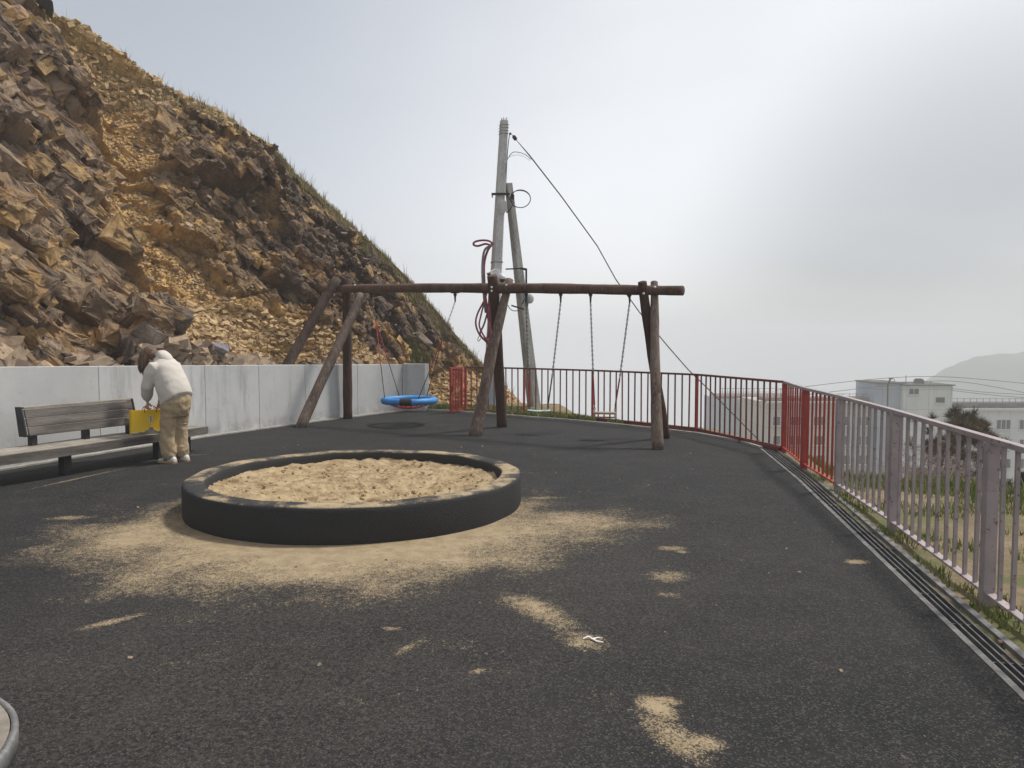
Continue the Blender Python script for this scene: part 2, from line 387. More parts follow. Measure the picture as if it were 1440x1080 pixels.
# ------------------------------------------------------------------ mesh and object helpers
ORG = {}
def props(o, label=None, cat=None, group=None, kind=None):
    if label: o['label'] = label
    if cat: o['category'] = cat
    if group: o['group'] = group
    if kind: o['kind'] = kind
    return o
def thing(name, label, cat, loc, group=None):
    o = bpy.data.objects.new(name, None); COL.objects.link(o)
    o.empty_display_size = .2
    o.location = loc; ORG[o] = Vector(loc)
    return props(o, label, cat, group)
class MB:
    def __init__(s): s.v = []; s.f = []; s.mi = []; s.mat = 0
    def add(s, vs, fs):
        k = len(s.v); s.v += [Vector(v) for v in vs]
        for f in fs: s.f.append([i + k for i in f]); s.mi.append(s.mat)
    def box(s, c, size, rot=None, taper=1.0):
        c = Vector(c); hx, hy, hz = (x / 2 for x in size)
        vs = []
        for z in (-hz, hz):
            k = 1.0 if z < 0 else taper
            for x, y in ((-hx, -hy), (hx, -hy), (hx, hy), (-hx, hy)):
                p = Vector((x * k, y * k, z))
                if rot is not None: p = rot @ p
                vs.append(c + p)
        s.add(vs, [(3, 2, 1, 0), (4, 5, 6, 7), (0, 1, 5, 4), (1, 2, 6, 5), (2, 3, 7, 6), (3, 0, 4, 7)])
        return s
    def bar(s, a, b, w, h, up=(0, 0, 1)):        # a box from a to b, w wide, h along up
        a, b = Vector(a), Vector(b); d = (b - a); L = d.length; d.normalize()
        u = Vector(up); x = d.cross(u).normalized(); u = x.cross(d)
        rot = Matrix((x, d, u)).transposed()
        return s.box((a + b) / 2, (w, L, h), rot)
    def tube(s, pts, rad, n=8, cap=True, jit=0, sq=1.0, rnd=None):
        pts = [Vector(p) for p in pts]; m = len(pts)
        rs = rad if isinstance(rad, (list, tuple)) else [rad] * m
        t0 = (pts[1] - pts[0]).normalized()
        ref = Vector((0, 0, 1)) if abs(t0.z) < .9 else Vector((1, 0, 0))
        x = t0.cross(ref).normalized(); rings = []
        for i, p in enumerate(pts):
            tt = (pts[min(i + 1, m - 1)] - pts[max(i - 1, 0)]).normalized()
            x = (x - tt * x.dot(tt)).normalized(); y = tt.cross(x)
            ring = []
            for k in range(n):
                a = 2 * math.pi * k / n
                r = rs[i] * (1 + (rnd.uniform(-jit, jit) if rnd and jit else 0))
                ring.append(p + x * math.cos(a) * r + y * math.sin(a) * r * sq)
            rings.append(ring)
        s.loft(rings, cap); return s
    def loft(s, rings, cap=True, closed=True):
        n = len(rings[0]); vs = [v for r in rings for v in r]; fs = []
        for i in range(len(rings) - 1):
            for k in range(n if closed else n - 1):
                a = i * n + k; b = i * n + (k + 1) % n
                fs.append((a, b, b + n, a + n))
        if cap: fs.append(tuple(range(n - 1, -1, -1))); fs.append(tuple(range((len(rings) - 1) * n, len(rings) * n)))
        s.add(vs, fs); return s
    def prism(s, poly, z0, z1):                 # poly: xy list counter-clockwise
        n = len(poly); z0 = z0 if isinstance(z0, (list, tuple)) else [z0] * n; z1 = z1 if isinstance(z1, (list, tuple)) else [z1] * n
        vs = [(p[0], p[1], z0[i]) for i, p in enumerate(poly)] + [(p[0], p[1], z1[i]) for i, p in enumerate(poly)]
        fs = [tuple(range(n - 1, -1, -1)), tuple(range(n, 2 * n))] + [(i, (i + 1) % n, n + (i + 1) % n, n + i) for i in range(n)]
        s.add(vs, fs); return s
    def ball(s, c, r, nu=16, nv=10, rot=None):
        c = Vector(c); r = r if isinstance(r, (tuple, list)) else (r, r, r); rings = []
        for j in range(1, nv):
            th = math.pi * j / nv - math.pi / 2
            ring = []
            for k in range(nu):
                a = 2 * math.pi * k / nu
                p = Vector((r[0] * math.cos(th) * math.cos(a), r[1] * math.cos(th) * math.sin(a), r[2] * math.sin(th)))
                ring.append(c + (rot @ p if rot is not None else p))
            rings.append(ring)
        k0 = len(s.v); s.loft(rings, False)
        bot = Vector((0, 0, -r[2])); top = Vector((0, 0, r[2]))
        if rot is not None: bot = rot @ bot; top = rot @ top
        n = nu; L = len(rings)
        s.v += [c + bot, c + top]; ib = k0 + n * L
        for k in range(n):
            s.f.append([ib, k0 + (k + 1) % n, k0 + k]); s.mi.append(s.mat)
            s.f.append([ib + 1, k0 + (L - 1) * n + k, k0 + (L - 1) * n + (k + 1) % n]); s.mi.append(s.mat)
        return s
    def build(s, name, mats, parent=None, smooth=False, bevel=0, loc=None):
        mats = mats if isinstance(mats, (list, tuple)) else [mats]
        if parent is not None: org = ORG[parent]
        elif loc is not None: org = Vector(loc)
        else: org = Vector((0, 0, 0))
        me = bpy.data.meshes.new(name)
        me.from_pydata([tuple(v - org) for v in s.v], [], s.f)
        for m in mats: me.materials.append(M[m])
        if len(mats) > 1: me.polygons.foreach_set('material_index', s.mi)
        if smooth: me.polygons.foreach_set('use_smooth', [True] * len(me.polygons))
        me.update()
        o = bpy.data.objects.new(name, me); COL.objects.link(o)
        if parent is not None: o.parent = parent
        else: o.location = org
        ORG[o] = org
        if bevel:
            b = o.modifiers.new('bevel', 'BEVEL'); b.width = bevel; b.segments = 2; b.limit_method = 'ANGLE'
        return o
def npmesh(name, V, F, mat, parent=None, smooth=False, attr=None, aname='tint', loc=(0, 0, 0)):
    V = np.asarray(V, dtype=np.float32) - np.array(loc, dtype=np.float32); F = np.asarray(F, dtype=np.int32)
    k = F.shape[1]
    me = bpy.data.meshes.new(name)
    me.vertices.add(len(V)); me.vertices.foreach_set('co', V.ravel())
    me.loops.add(F.size); me.loops.foreach_set('vertex_index', F.ravel())
    me.polygons.add(len(F)); me.polygons.foreach_set('loop_start', np.arange(0, F.size, k, dtype=np.int32))
    me.polygons.foreach_set('loop_total', np.full(len(F), k, dtype=np.int32))
    if attr is not None:
        a = me.attributes.new(aname, 'FLOAT_COLOR', 'POINT'); a.data.foreach_set('color', np.asarray(attr, dtype=np.float32).ravel())
    me.update(calc_edges=True); me.validate()
    me.polygons.foreach_set('use_smooth', [bool(smooth)] * len(me.polygons))
    me.materials.append(M[mat])
    o = bpy.data.objects.new(name, me); COL.objects.link(o)
    if parent is not None: o.parent = parent
    o.location = loc; ORG[o] = Vector(loc)
    return o
def lerp(a, b, t): return a + (b - a) * t
rnd = random.Random(7); NR = np.random.default_rng(11)

# numpy noise tools
def hsh(ix, iy, s):
    h = (ix.astype(np.int64) * 374761393 + iy.astype(np.int64) * 668265263 + s * 1442695041) & 0xffffffff
    h = ((h ^ (h >> 13)) * 1274126177) & 0xffffffff
    h = ((h ^ (h >> 16)) * 2246822519) & 0xffffffff
    return ((h ^ (h >> 15)) & 0xffffff) / float(0xffffff)
def vnoise(x, y, s=0):
    ix, iy = np.floor(x), np.floor(y); fx, fy = x - ix, y - iy
    fx = fx * fx * (3 - 2 * fx); fy = fy * fy * (3 - 2 * fy)
    a = hsh(ix, iy, s); b = hsh(ix + 1, iy, s); c = hsh(ix, iy + 1, s); d = hsh(ix + 1, iy + 1, s)
    return (a + (b - a) * fx) * (1 - fy) + (c + (d - c) * fx) * fy
def fbm(x, y, s=0, o=4, g=.5):
    r = 0; a = 1; t = 0
    for i in range(o):
        r = r + a * vnoise(x, y, s + i * 17); t += a; a *= g; x = x * 2.03 + 3.1; y = y * 2.03 + 1.7
    return r / t
def vor(x, y, s):
    ix, iy = np.floor(x), np.floor(y)
    d1 = np.full(x.shape, 9.); d2 = np.full(x.shape, 9.)
    out = [np.zeros(x.shape) for _ in range(4)]; ox = np.zeros(x.shape); oy = np.zeros(x.shape)
    for dx in (-1, 0, 1):
        for dy in (-1, 0, 1):
            cx, cy = ix + dx, iy + dy
            px = cx + .1 + .8 * hsh(cx, cy, s); py = cy + .1 + .8 * hsh(cx, cy, s + 1)
            ax_ = np.abs(x - px); ay_ = np.abs(y - py); d = np.maximum(ax_, ay_) + .35 * np.minimum(ax_, ay_)
            m = d < d1
            d2 = np.where(m, d1, np.minimum(d2, d)); d1 = np.where(m, d, d1)
            for k in range(4): out[k] = np.where(m, hsh(cx, cy, s + 2 + k), out[k])
            ox = np.where(m, x - px, ox); oy = np.where(m, y - py, oy)
    return out, ox, oy, d2 - d1

# ------------------------------------------------------------------ ground, terrain, sea, far hill
def din(X):                          # inner edge of the drain at distance D
    return X
DR_I = [Vector((1.45, -1.0)), G(1413, 960).to_2d(), G(1120, 674).to_2d(), G(1068, 631).to_2d()]
edge_far = [G(x, y).to_2d() for x, y in ((1068, 631), (1040, 622), (980, 611), (920, 604), (860, 597.5), (800, 592), (740, 587.5), (690, 583), (640, 579.5), (600, 577.5), (566, 577), (520, 577.5))]
# concrete retaining wall, front face line
WALL = [Vector((-9.3, -2.0)), Vector((-7.9, 3.6))] + [G(x, y).to_2d() for x, y in ((0, 661), (142, 637.5), (290, 614), (430, 594.5), (566, 577.5))]
WTOP = [1.3, 1.3] + [P(x, y, w.y).z for (x, y), w in zip(((0, 516), (142, 515), (290, 514), (430, 513), (566, 512.5)), WALL[2:])]
poly = [Vector((1.45, -1.0)), Vector((1.45, -8)), Vector((-13, -8)), Vector((-13, 2)), Vector((-9, 8)), Vector((-7.5, 12)), Vector((-5.5, 15)), Vector((-3.4, 18))]
asp = [(p.x, p.y) for p in DR_I[1:]] + [(p.x, p.y) for p in edge_far[1:]]
asp = list(reversed([(p.x, p.y) for p in reversed(poly)])) if False else asp
outline = [(DR_I[0].x, DR_I[0].y)] + asp + [(-3.2, 17.6), (-5.2, 14.6), (-7.0, 11.2), (-8.6, 6), (-10, 2), (-11, -8), (DR_I[0].x - .2, -8)]
bm = bmesh.new()
vs = [bm.verts.new((x, y, 0)) for x, y in outline]
f = bm.faces.new(vs); f.normal_update()
if f.normal.z < 0: f.normal_flip()
bmesh.ops.triangulate(bm, faces=[f])
me = bpy.data.meshes.new("playground_surface"); bm.to_mesh(me); bm.free(); me.materials.append(M['asphalt'])
o = bpy.data.objects.new("playground_surface", me); COL.objects.link(o)
props(o, "dark asphalt playground surface with drifted sand patches", kind='structure')

plate = [(-14, -9), (9, -9), (9, 5.6), (5.6, 7.9), (3.72, 9.3), (4.15, 11.2), (3.75, 13.9), (2.1, 15.9), (1.35, 16.6), (1.2, 19.5), (-14, 19.5)]
def sdpoly(x, y, pl):
    d = np.full(x.shape, 1e9); ins = np.zeros(x.shape, bool); n = len(pl)
    for i in range(n):
        ax, ay = pl[i]; bx, by = pl[(i + 1) % n]
        ex, ey = bx - ax, by - ay
        t = np.clip(((x - ax) * ex + (y - ay) * ey) / (ex * ex + ey * ey), 0, 1)
        d = np.minimum(d, np.hypot(x - ax - t * ex, y - ay - t * ey))
        c = ((ay > y) != (by > y)) & (x < (bx - ax) * (y - ay) / ((by - ay) if by != ay else 1e-9) + ax)
        ins ^= c
    return np.where(ins, -d, d)
def terr(x, y):
    d = sdpoly(x, y, plate)
    h = -.02 + (fbm(x * 1.5, y * 1.5, 5) - .5) * .05 - .62 * np.maximum(d, 0) + np.minimum(d, 0) * 0
    h = h + np.where(d > .5, (fbm(x * .4, y * .4, 9) - .5) * np.minimum(d, 4) * .4, 0)
    da = sdpoly(x, y, outline)
    h = np.where(da < .12, -.16, h)
    return np.maximum(h, -24)
def axis(lo, a, b, hi, st, g=1.12):
    m = list(np.arange(a, b, st)); s = st; p = b; r = []
    while p < hi: r.append(p); s *= g; p += s
    r.append(hi); s = st; p = a; l = []
    while p > lo: s *= g; p -= s; l.append(max(p, lo))
    return np.array(sorted(set(l)) + m + r)
gx = axis(-200, -3, 7.5, 200, .11); gy = axis(-55, 0, 20, 215, .12)
X, Y = np.meshgrid(gx, gy); Z = terr(X, Y)
nx = len(gx); ny = len(gy)
idx = np.arange(nx * ny).reshape(ny, nx)
F = np.stack([idx[:-1, :-1], idx[:-1, 1:], idx[1:, 1:], idx[1:, :-1]], -1).reshape(-1, 4)
o = npmesh("ground", np.stack([X, Y, Z], -1).reshape(-1, 3), F, 'earth', smooth=True)
props(o, "brown earth slope with weeds outside the railing", kind='structure')
# far hill in the mist at right
hx = np.linspace(110, 495, 130); hy = np.linspace(300, 640, 60)
X, Y = np.meshgrid(hx, hy)
u = (X / Y * 1080 + 720)
prof = np.interp(X / 480 * 1080 + 720, [1080, 1200, 1280, 1320, 1360, 1400, 1440, 1560, 1700, 2100], [-76, -66, -44, -30, -17, -9, -7, -3, 4, 10]) 
Z = prof * np.exp(-((Y - 490) / 95) ** 2) + (-78) * (1 - np.exp(-((Y - 490) / 95) ** 2)) + (fbm(X / 9, Y / 9, 3) - .5) * 4
idx = np.arange(X.size).reshape(X.shape)
F = np.stack([idx[:-1, :-1], idx[:-1, 1:], idx[1:, 1:], idx[1:, :-1]], -1).reshape(-1, 4)
props(npmesh("far_hill", np.stack([X, Y, Z], -1).reshape(-1, 3), F, 'hill', smooth=True), "dim green hill fading in the fog at right", kind='structure')

# pale kerb strip along the far edge of the asphalt
mb = MB()
pts = edge_far[:11]
for i in range(len(pts) - 1):
    a, b = pts[i], pts[i + 1]; d = (b - a).normalized(); n = Vector((-d.y, d.x)) * -1
    a2 = a + n * .05; b2 = b + n * .05
    mb.prism([(a.x, a.y), (a2.x, a2.y), (b2.x, b2.y), (b.x, b.y)][::1], -.1, .035)
props(mb.build("kerb", 'kerb'), "thin pale kerb along the far edge of the asphalt", kind='structure')

# ------------------------------------------------------------------ drain
dr = thing("drainage_channel", "long black slot drain with steel bars beside the mauve railing", "drain", (2.6, 4, 0))
def offs(line, w):
    out = []
    for i, p in enumerate(line):
        a = line[max(i - 1, 0)]; b = line[min(i + 1, len(line) - 1)]; d = (b - a).normalized()
        out.append(p + Vector((d.y, -d.x)) * w)
    return out
DL = [DR_I[0], DR_I[1], DR_I[2], G(1060, 624).to_2d()]
def strip(mb, w0, w1, z0, z1):
    A = offs(DL, w0); B = offs(DL, w1)
    for i in range(len(A) - 1):
        mb.prism([(A[i].x, A[i].y), (B[i].x, B[i].y), (B[i + 1].x, B[i + 1].y), (A[i + 1].x, A[i + 1].y)], z0, z1)
mb = MB(); strip(mb, .002, .038, -.12, .006); mb.build("channel_edge", 'drain_edge', dr)
mb = MB(); strip(mb, .205, .245, -.12, .010); mb.build("channel_edge", 'drain_edge', dr)
mb = MB(); strip(mb, .036, .207, -.12, -.07); mb.build("channel_bottom", 'drain_dark', dr)
mb = MB()
for w in (.072, .112, .152, ): strip(mb, w, w + .010, -.05, .002)
L = 0
for i in range(len(DL) - 1):
    a, b = DL[i], DL[i + 1]; d = (b - a); n = int(d.length / .5); dn = d.normalized(); pr = Vector((dn.y, -dn.x))
    for k in range(n):
        c = a + d * ((k + .5) / n) + pr * .122
        mb.box((c.x, c.y, -.025), (.17, .012, .03), Matrix.Rotation(math.atan2(pr.y, pr.x), 3, 'Z'))
mb.build("grate", 'drain_bar', dr)

# ------------------------------------------------------------------ retaining wall
wl = thing("retaining_wall", "long pale grey concrete retaining wall in front of the rocky cliff", "wall", (WALL[3].x, WALL[3].y, 0))
def wall_norm(i):
    a = WALL[max(i - 1, 0)]; b = WALL[min(i + 1, len(WALL) - 1)]; d = (b - a).normalized(); return Vector((-d.y, d.x))
joints = []
s_tot = 0; panels = []
for i in range(len(WALL) - 1):
    a, b = WALL[i], WALL[i + 1]; L = (b - a).length; n = max(1, round(L / 1.35))
    for k in range(n):
        panels.append((lerp(a, b, k / n), lerp(a, b, (k + 1) / n), lerp(WTOP[i], WTOP[i + 1], k / n), lerp(WTOP[i], WTOP[i + 1], (k + 1) / n), lerp(wall_norm(i), wall_norm(i + 1), k / n), lerp(wall_norm(i), wall_norm(i + 1), (k + 1) / n)))
for a, b, za, zb, na, nb in panels:
    d = (b - a).normalized(); g = .004
    a1 = a + d * g; b1 = b - d * g
    mb = MB()
    a2 = a1 + na.normalized() * .24; b2 = b1 + nb.normalized() * .24
    mb.prism([(a1.x, a1.y), (b1.x, b1.y), (b2.x, b2.y), (a2.x, a2.y)], -.15, [za, zb, zb, za])
    mb.build("wall_panel", 'concrete', wl, bevel=.006)
# return pier at the far end, facing the camera
e = WALL[-1]; ze = WTOP[-1]
d1 = (WALL[-1] - WALL[-2]).normalized()
p0 = e + Vector((.004, 0.0)); p1 = P(598, 575, e.y - .06).to_2d()
mb = MB(); mb.prism([(p0.x, p0.y), (p1.x, p1.y), (p1.x + .06, p1.y + .26), (p0.x + .02, p0.y + .26)], -.15, ze + .012)
mb.build("end_pier", 'concrete', wl, bevel=.006)
# low footing strip
mb = MB()
for i in range(1, len(WALL) - 1):
    a, b = WALL[i], WALL[i + 1]; n0 = wall_norm(i) * -.07; n1 = wall_norm(i + 1) * -.07
    mb.prism([((a + n0).x, (a + n0).y), ((b + n1).x, (b + n1).y), (b.x - .002, b.y), (a.x - .002, a.y)], -.1, .022)
mb.build("footing", 'kerb', wl)

# ------------------------------------------------------------------ cliff
def resample(P3, u):
    P3 = np.array(P3, float); s = np.concatenate([[0], np.cumsum(np.linalg.norm(np.diff(P3, axis=0), axis=1))]); s /= s[-1]
    return np.stack([np.interp(u, s, P3[:, k]) for k in range(3)], -1)
def cr(px, py, D): p = P(px, py, D); return (p.x, p.y, p.z)
crest = [(-17, 6, 13.8), (-12.2, 13, 10.4), cr(75, 28, 15.5), cr(200, 108, 16.8), cr(330, 172, 18.2), cr(430, 258, 19.3), cr(500, 322, 20), cr(560, 378, 20.5), cr(610, 434, 21), cr(650, 484, 21.4), cr(690, 524, 21.8), cr(725, 562, 22), cr(765, 620, 22.4)]
base = [(-11.5, -3, .9), (-8.9, 4.5, .95)]
for w, z in zip(WALL[2:], WTOP[2:]): base.append((w.x - .30, w.y + .15, z - .22))
base[-1] = (WALL[-1].x - .1, WALL[-1].y + .35, WTOP[-1] - .28)
base += [(-2.0, 17.6, .25), (-1.75, 18.1, .0), (-1.2, 18.6, -.1), (-.6, 19.2, -.12), (.1, 20, -.3), (1.2, 21.5, -1.8)]
cs = np.linalg.norm(np.diff(np.array(crest), axis=0), axis=1)
# stations in step: give both lines the same number of knots
uk_c = np.array([0, .14, .26, .36, .46, .56, .64, .71, .77, .83, .88, .94, 1.0])
uk_b = np.array([0, .14, .26, .37, .48, .60, .71, .77, .81, .86, .90, .95, 1.0])
NU, NV = 1080, 560
# denser where the picture sees it
u0 = np.linspace(0, 1, 400); dens = np.where(u0 < .12, .35, 1.0); cu = np.concatenate([[0], np.cumsum((dens[1:] + dens[:-1]) / 2)]); cu /= cu[-1]
U = np.interp(np.linspace(0, 1, NU), cu, u0)
def spl(uk, pts, u):
    pts = np.array(pts, float)
    # Catmull-Rom style smoothing by local averaging of the linear interpolation
    r = np.zeros((len(u), 3))
    for s in (-.02, -.01, 0, .01, .02): r += np.stack([np.interp(np.clip(u + s, 0, 1), uk, pts[:, k]) for k in range(3)], -1)
    return r / 5
B = spl(uk_b, base, U); C = spl(uk_c, crest, U)
NB = 70
V = np.concatenate([np.linspace(0, 1, NV), 1 + np.linspace(0, 1, NB)[1:] ** 1.5])
NVT = len(V)
VV = V[:, None]; UU = np.broadcast_to(U[None, :], (NVT, NU))
Vc = np.clip(VV, 0, 1)[..., None]
S = B[None] * (1 - Vc) + C[None] * Vc
slope_len = np.linalg.norm(C - B, axis=1)
# profile: steep bite above the foot, rounding off at the crest
prof = (np.sin(np.pi * np.clip(VV, 0, 1)) * -.05)[..., None]
S = S + prof * np.array([-.55, .6, 0]) * -slope_len[None, :, None] * .0
bk = np.clip(VV - 1, 0, 1)[..., None]
S = S + bk * np.array([-3.2, 7.5, -2.2]) + (bk ** .5) * np.array([-.25, .45, .05])
along = np.concatenate([[0], np.cumsum(np.linalg.norm(np.diff((B + C) / 2, axis=0), axis=1))])
A = np.broadcast_to(along[None, :], (NVT, NU)); H = np.clip(VV, 0, 1.0) * slope_len[None, :] + np.maximum(VV - 1, 0) * 7
du = np.gradient(S, axis=1); dv = np.gradient(S, axis=0)
N = np.cross(du, dv); N /= np.linalg.norm(N, axis=-1, keepdims=True) + 1e-9
N = N * np.where(N[..., 1:2] > 0, -1, 1)
ws = 1.3
for _ in range(3):
    N[1:-1] = (N[:-2] + N[1:-1] + N[2:]) / 3
# positions in the view, used to lay out the gully, spur and fan
c_, s_ = math.cos(PITCH), math.sin(PITCH)
def project(S):
    y = S[..., 1]; z = S[..., 2] - CAM_H
    fw = y * c_ - z * s_; up = y * s_ + z * c_
    return 720 + FPX * S[..., 0] / np.maximum(fw, .1), 540 - FPX * up / np.maximum(fw, .1)
PX, PY = project(S)
def dline(pl):
    d = np.full(PX.shape, 1e9)
    for (ax, ay), (bx, by) in zip(pl[:-1], pl[1:]):
        ex, ey = bx - ax, by - ay; t = np.clip(((PX - ax) * ex + (PY - ay) * ey) / (ex * ex + ey * ey), 0, 1)
        d = np.minimum(d, np.hypot(PX - ax - t * ex, PY - ay - t * ey))
    return d
nzw = (fbm(A * .9, H * .9, 77) - .5) * 50
dg = dline([(95, 20), (150, 90), (195, 190), (215, 300), (262, 380), (330, 430), (400, 490)]) + nzw
gully = np.exp(-(np.maximum(dg, 0) / 40) ** 2)
ddk = np.exp(-(((PX - 300) / 75) ** 2 + ((PY - 330) / 110) ** 2))     # hollow left of the dark spur
fan = 1 / (1 + np.exp(-(PY - np.interp(PX, [190, 235, 270, 360, 440, 500, 560], [560, 440, 392, 418, 455, 488, 520]) + nzw * .4) / 7)) * (PX > 180) * (1 / (1 + np.exp(-(PX - 225) / 8)))
fan = np.clip(fan, 0, 1)
spur = np.exp(-(((PX - 345) / 70) ** 2 + ((PY - 250) / 80) ** 2))
low = (fbm(A * .35, H * .35, 21, 3) - .5) * 1.1
disp = low - gully * .55 - ddk * .45 + spur * .35
th = R(-38); e1 = (math.cos(th), math.sin(th)); e2 = (-math.sin(th), math.cos(th))
wa = (fbm(A * .8, H * .8, 31, 2) - .5) * .45; wb = (fbm(A * .8, H * .8, 37, 2) - .5) * .45
pa = (A + wa) * e1[0] + (H + wb) * e1[1]; pb = (A + wa) * e2[0] + (H + wb) * e2[1]
rough = (1 - .88 * fan) * (1 - .55 * np.clip(gully, 0, 1))
soft = 1 / (1 + np.exp(-(VV - np.interp(PX, [60, 330, 420], [.985, .96, .94])) / .015))
rough = rough * (1 - .6 * soft)
tint = np.zeros(A.shape)
for cell, st, lev, slo, s in ((2.4, 2.0, .11, .11, 100), (1.05, 2.1, .15, .26, 200), (.50, 2.0, .17, .33, 300), (.23, 1.7, .18, .34, 400), (.11, 1.5, .15, .30, 500)):
    r4, ox, oy, ed = vor(pa / (cell * st), pb / cell, s)
    wgt = .35 + 1.3 * fbm(A / cell * .35, H / cell * .35, s + 50, 2) if cell < 1 else 1
    if cell <= .5:          # the dark spur at right is finely shattered, the left massif blocky
        wgt = wgt * np.interp(PX, [150, 330], [.75, 1.2])
    else: wgt = wgt * np.interp(PX, [200, 330], [1.2, .75])
    lv = lev * (r4[0] - .5) * 2 + (r4[1] - .5) * slo * 1.5 * ox * st * .6 - slo * (.35 + 1.1 * r4[2]) * oy
    disp = disp + cell * lv * rough * wgt - cell * .07 * np.exp(-ed / .05) * rough * (r4[3] > .4)
    tint = tint + np.interp(PX, [230, 330], [1, .35]) * r4[3] * {100: .22, 200: .38, 300: .25, 400: .1, 500: .05}[s]
disp = disp + (fbm(A * 14, H * 14, 91, 3) - .5) * .05 * (1 + fan)
disp = np.minimum(disp, .06 + np.maximum(VV - .03, 0) * 5.5)
edge0 = np.clip(VV / .05, 0, 1); disp = disp * (.25 + .75 * edge0) - (1 - edge0) * .0
crf = np.exp(-((VV - 1) / .06) ** 2); disp = disp * (1 - .55 * crf) * (1 - .5 * crf * np.exp(-((PX - 380) / 60) ** 2)) - .25 * crf * np.exp(-((PX - 385) / 35) ** 2)
disp = np.where(VV > 1.02, disp * .75, disp)
S2 = S + N * disp[..., None]
oc = np.clip(gully * 1.35 + fan * 1.1 + ddk * .25, 0, 1)
oc = np.clip(oc + .35 * np.exp(-(((PX - 60) / 120) ** 2 + ((PY - 430) / 120) ** 2)) * (tint > .5), 0, 1)
soil = np.clip(soft * np.interp(PX, [60, 280, 380], [.15, .3, 1]) + .85 * np.exp(-(((PX - 590) / 26) ** 2 + ((PY - 490) / 26) ** 2)) + .7 * np.exp(-(((PX - 60) / 90) ** 2 + ((PY - 60) / 60) ** 2)), 0, 1)
soil = np.maximum(soil, np.clip(1 - np.abs(VV - .93) / .09, 0, 1) * (fbm(A * 1.3, H * 1.3, 61) > .47) * (PX > 330))
att = np.stack([np.clip(tint * 1.5 - .25, 0, 1), oc, soil, np.ones_like(oc)], -1)
idx = np.arange(NVT * NU).reshape(NVT, NU)
F = np.stack([idx[:-1, :-1], idx[:-1, 1:], idx[1:, 1:], idx[1:, :-1]], -1).reshape(-1, 4)
o = npmesh("cliff", S2.reshape(-1, 3), F, 'cliff', attr=att.reshape(-1, 4), aname='rock')
props(o, "steep quarried hillside of brown broken rock with ochre gully", kind='structure')
PX2, PY2 = project(S2)

# stones
T1 = du / (np.linalg.norm(du, axis=-1, keepdims=True) + 1e-9); T2 = np.cross(N, T1); T2 = T2 * np.sign(T2[..., 2:3])
def stone(c, size, rot, k, irr=.28, flat=.6):
    vs = []
    for z in (-1, 1):
        for x, y in ((-1, -1), (1, -1), (1, 1), (-1, 1)):
            vs.append(Vector((x * (1 + k.uniform(-irr, irr)), y * (1 + k.uniform(-irr, irr)) * .8, z * flat * (1 + k.uniform(-irr, irr)))) * size / 2)
    vs += [Vector((k.uniform(-.3, .3), k.uniform(-.3, .3), flat * k.uniform(1.0, 1.5))) * size / 2]
    return [rot @ v + c for v in vs]
SF = [(3, 2, 1), (3, 1, 0), (0, 1, 5), (0, 5, 4), (1, 2, 6), (1, 6, 5), (2, 3, 7), (2, 7, 6), (3, 0, 4), (3, 4, 7), (4, 5, 8), (5, 6, 8), (6, 7, 8), (7, 4, 8)]
def rrot(k): return Matrix.Rotation(k.uniform(0, 6.28), 3, 'Z') @ Matrix.Rotation(k.uniform(-.7, .7), 3, 'X') @ Matrix.Rotation(k.uniform(-.7, .7), 3, 'Y')
def scatter(name, label, cand_w, n, sizef, mat, seed, irr=.3, flat=.6):
    k = random.Random(seed); g = np.random.default_rng(seed)
    w = cand_w.ravel(); w = w / w.sum(); pick = g.choice(w.size, n, p=w)
    P3 = S2.reshape(-1, 3); N3 = N.reshape(-1, 3); V_, F_, T_ = [], [], []
    for j, i in enumerate(pick):
        sz = sizef(k); c = Vector(P3[i]) + Vector(N3[i]) * sz * .12
        vs = stone(c, sz, rrot(k), k, irr, flat); b = len(V_)
        V_ += [tuple(v) for v in vs]; F_ += [(a + b, b2 + b, c2 + b) for a, b2, c2 in SF]
        t_ = k.random(); T_ += [(t_, t_, t_, 1)] * 9
    o = npmesh(name, V_, F_, mat, attr=T_)
    return props(o, label, kind='stuff')
area = np.linalg.norm(np.cross(np.gradient(S, axis=1), np.gradient(S, axis=0)), axis=-1)
vis = ((PX > -40) & (PX < 760)) * (VV < 1)
scatter("scree", "fan of small ochre stones spilling down to the wall", area * vis * (fan > .5), 9000, lambda k: .035 + .13 * k.random() ** 4, 'scree', 5, .35, .45)
scatter("gully_stones", "loose crumbled stones in the ochre gully", area * vis * (gully > .45) * (fan < .5), 2600, lambda k: .02 + .06 * k.random() ** 2, 'scree', 6)
scatter("crest_stones", "loose ochre stones and soil at the crest above the gully", area * ((PX > 40) & (PX < 380)) * (VV > .90) * (VV < 1.10), 2600, lambda k: .03 + .13 * k.random() ** 3, 'scree', 16)
scatter("rock_rubble", "band of broken brown rocks heaped behind the wall", area * vis * (VV < .07) * (PX < 620), 1500, lambda k: .07 + .34 * k.random() ** 3, 'rubble', 8, .35, .38)
scatter("broken_rock", "loose angular rocks caught on the ledges of the cliff", area * vis * (fan < .5) * (VV < .93), 900, lambda k: .04 + .14 * k.random() ** 3, 'rubble', 9, .3, .35)
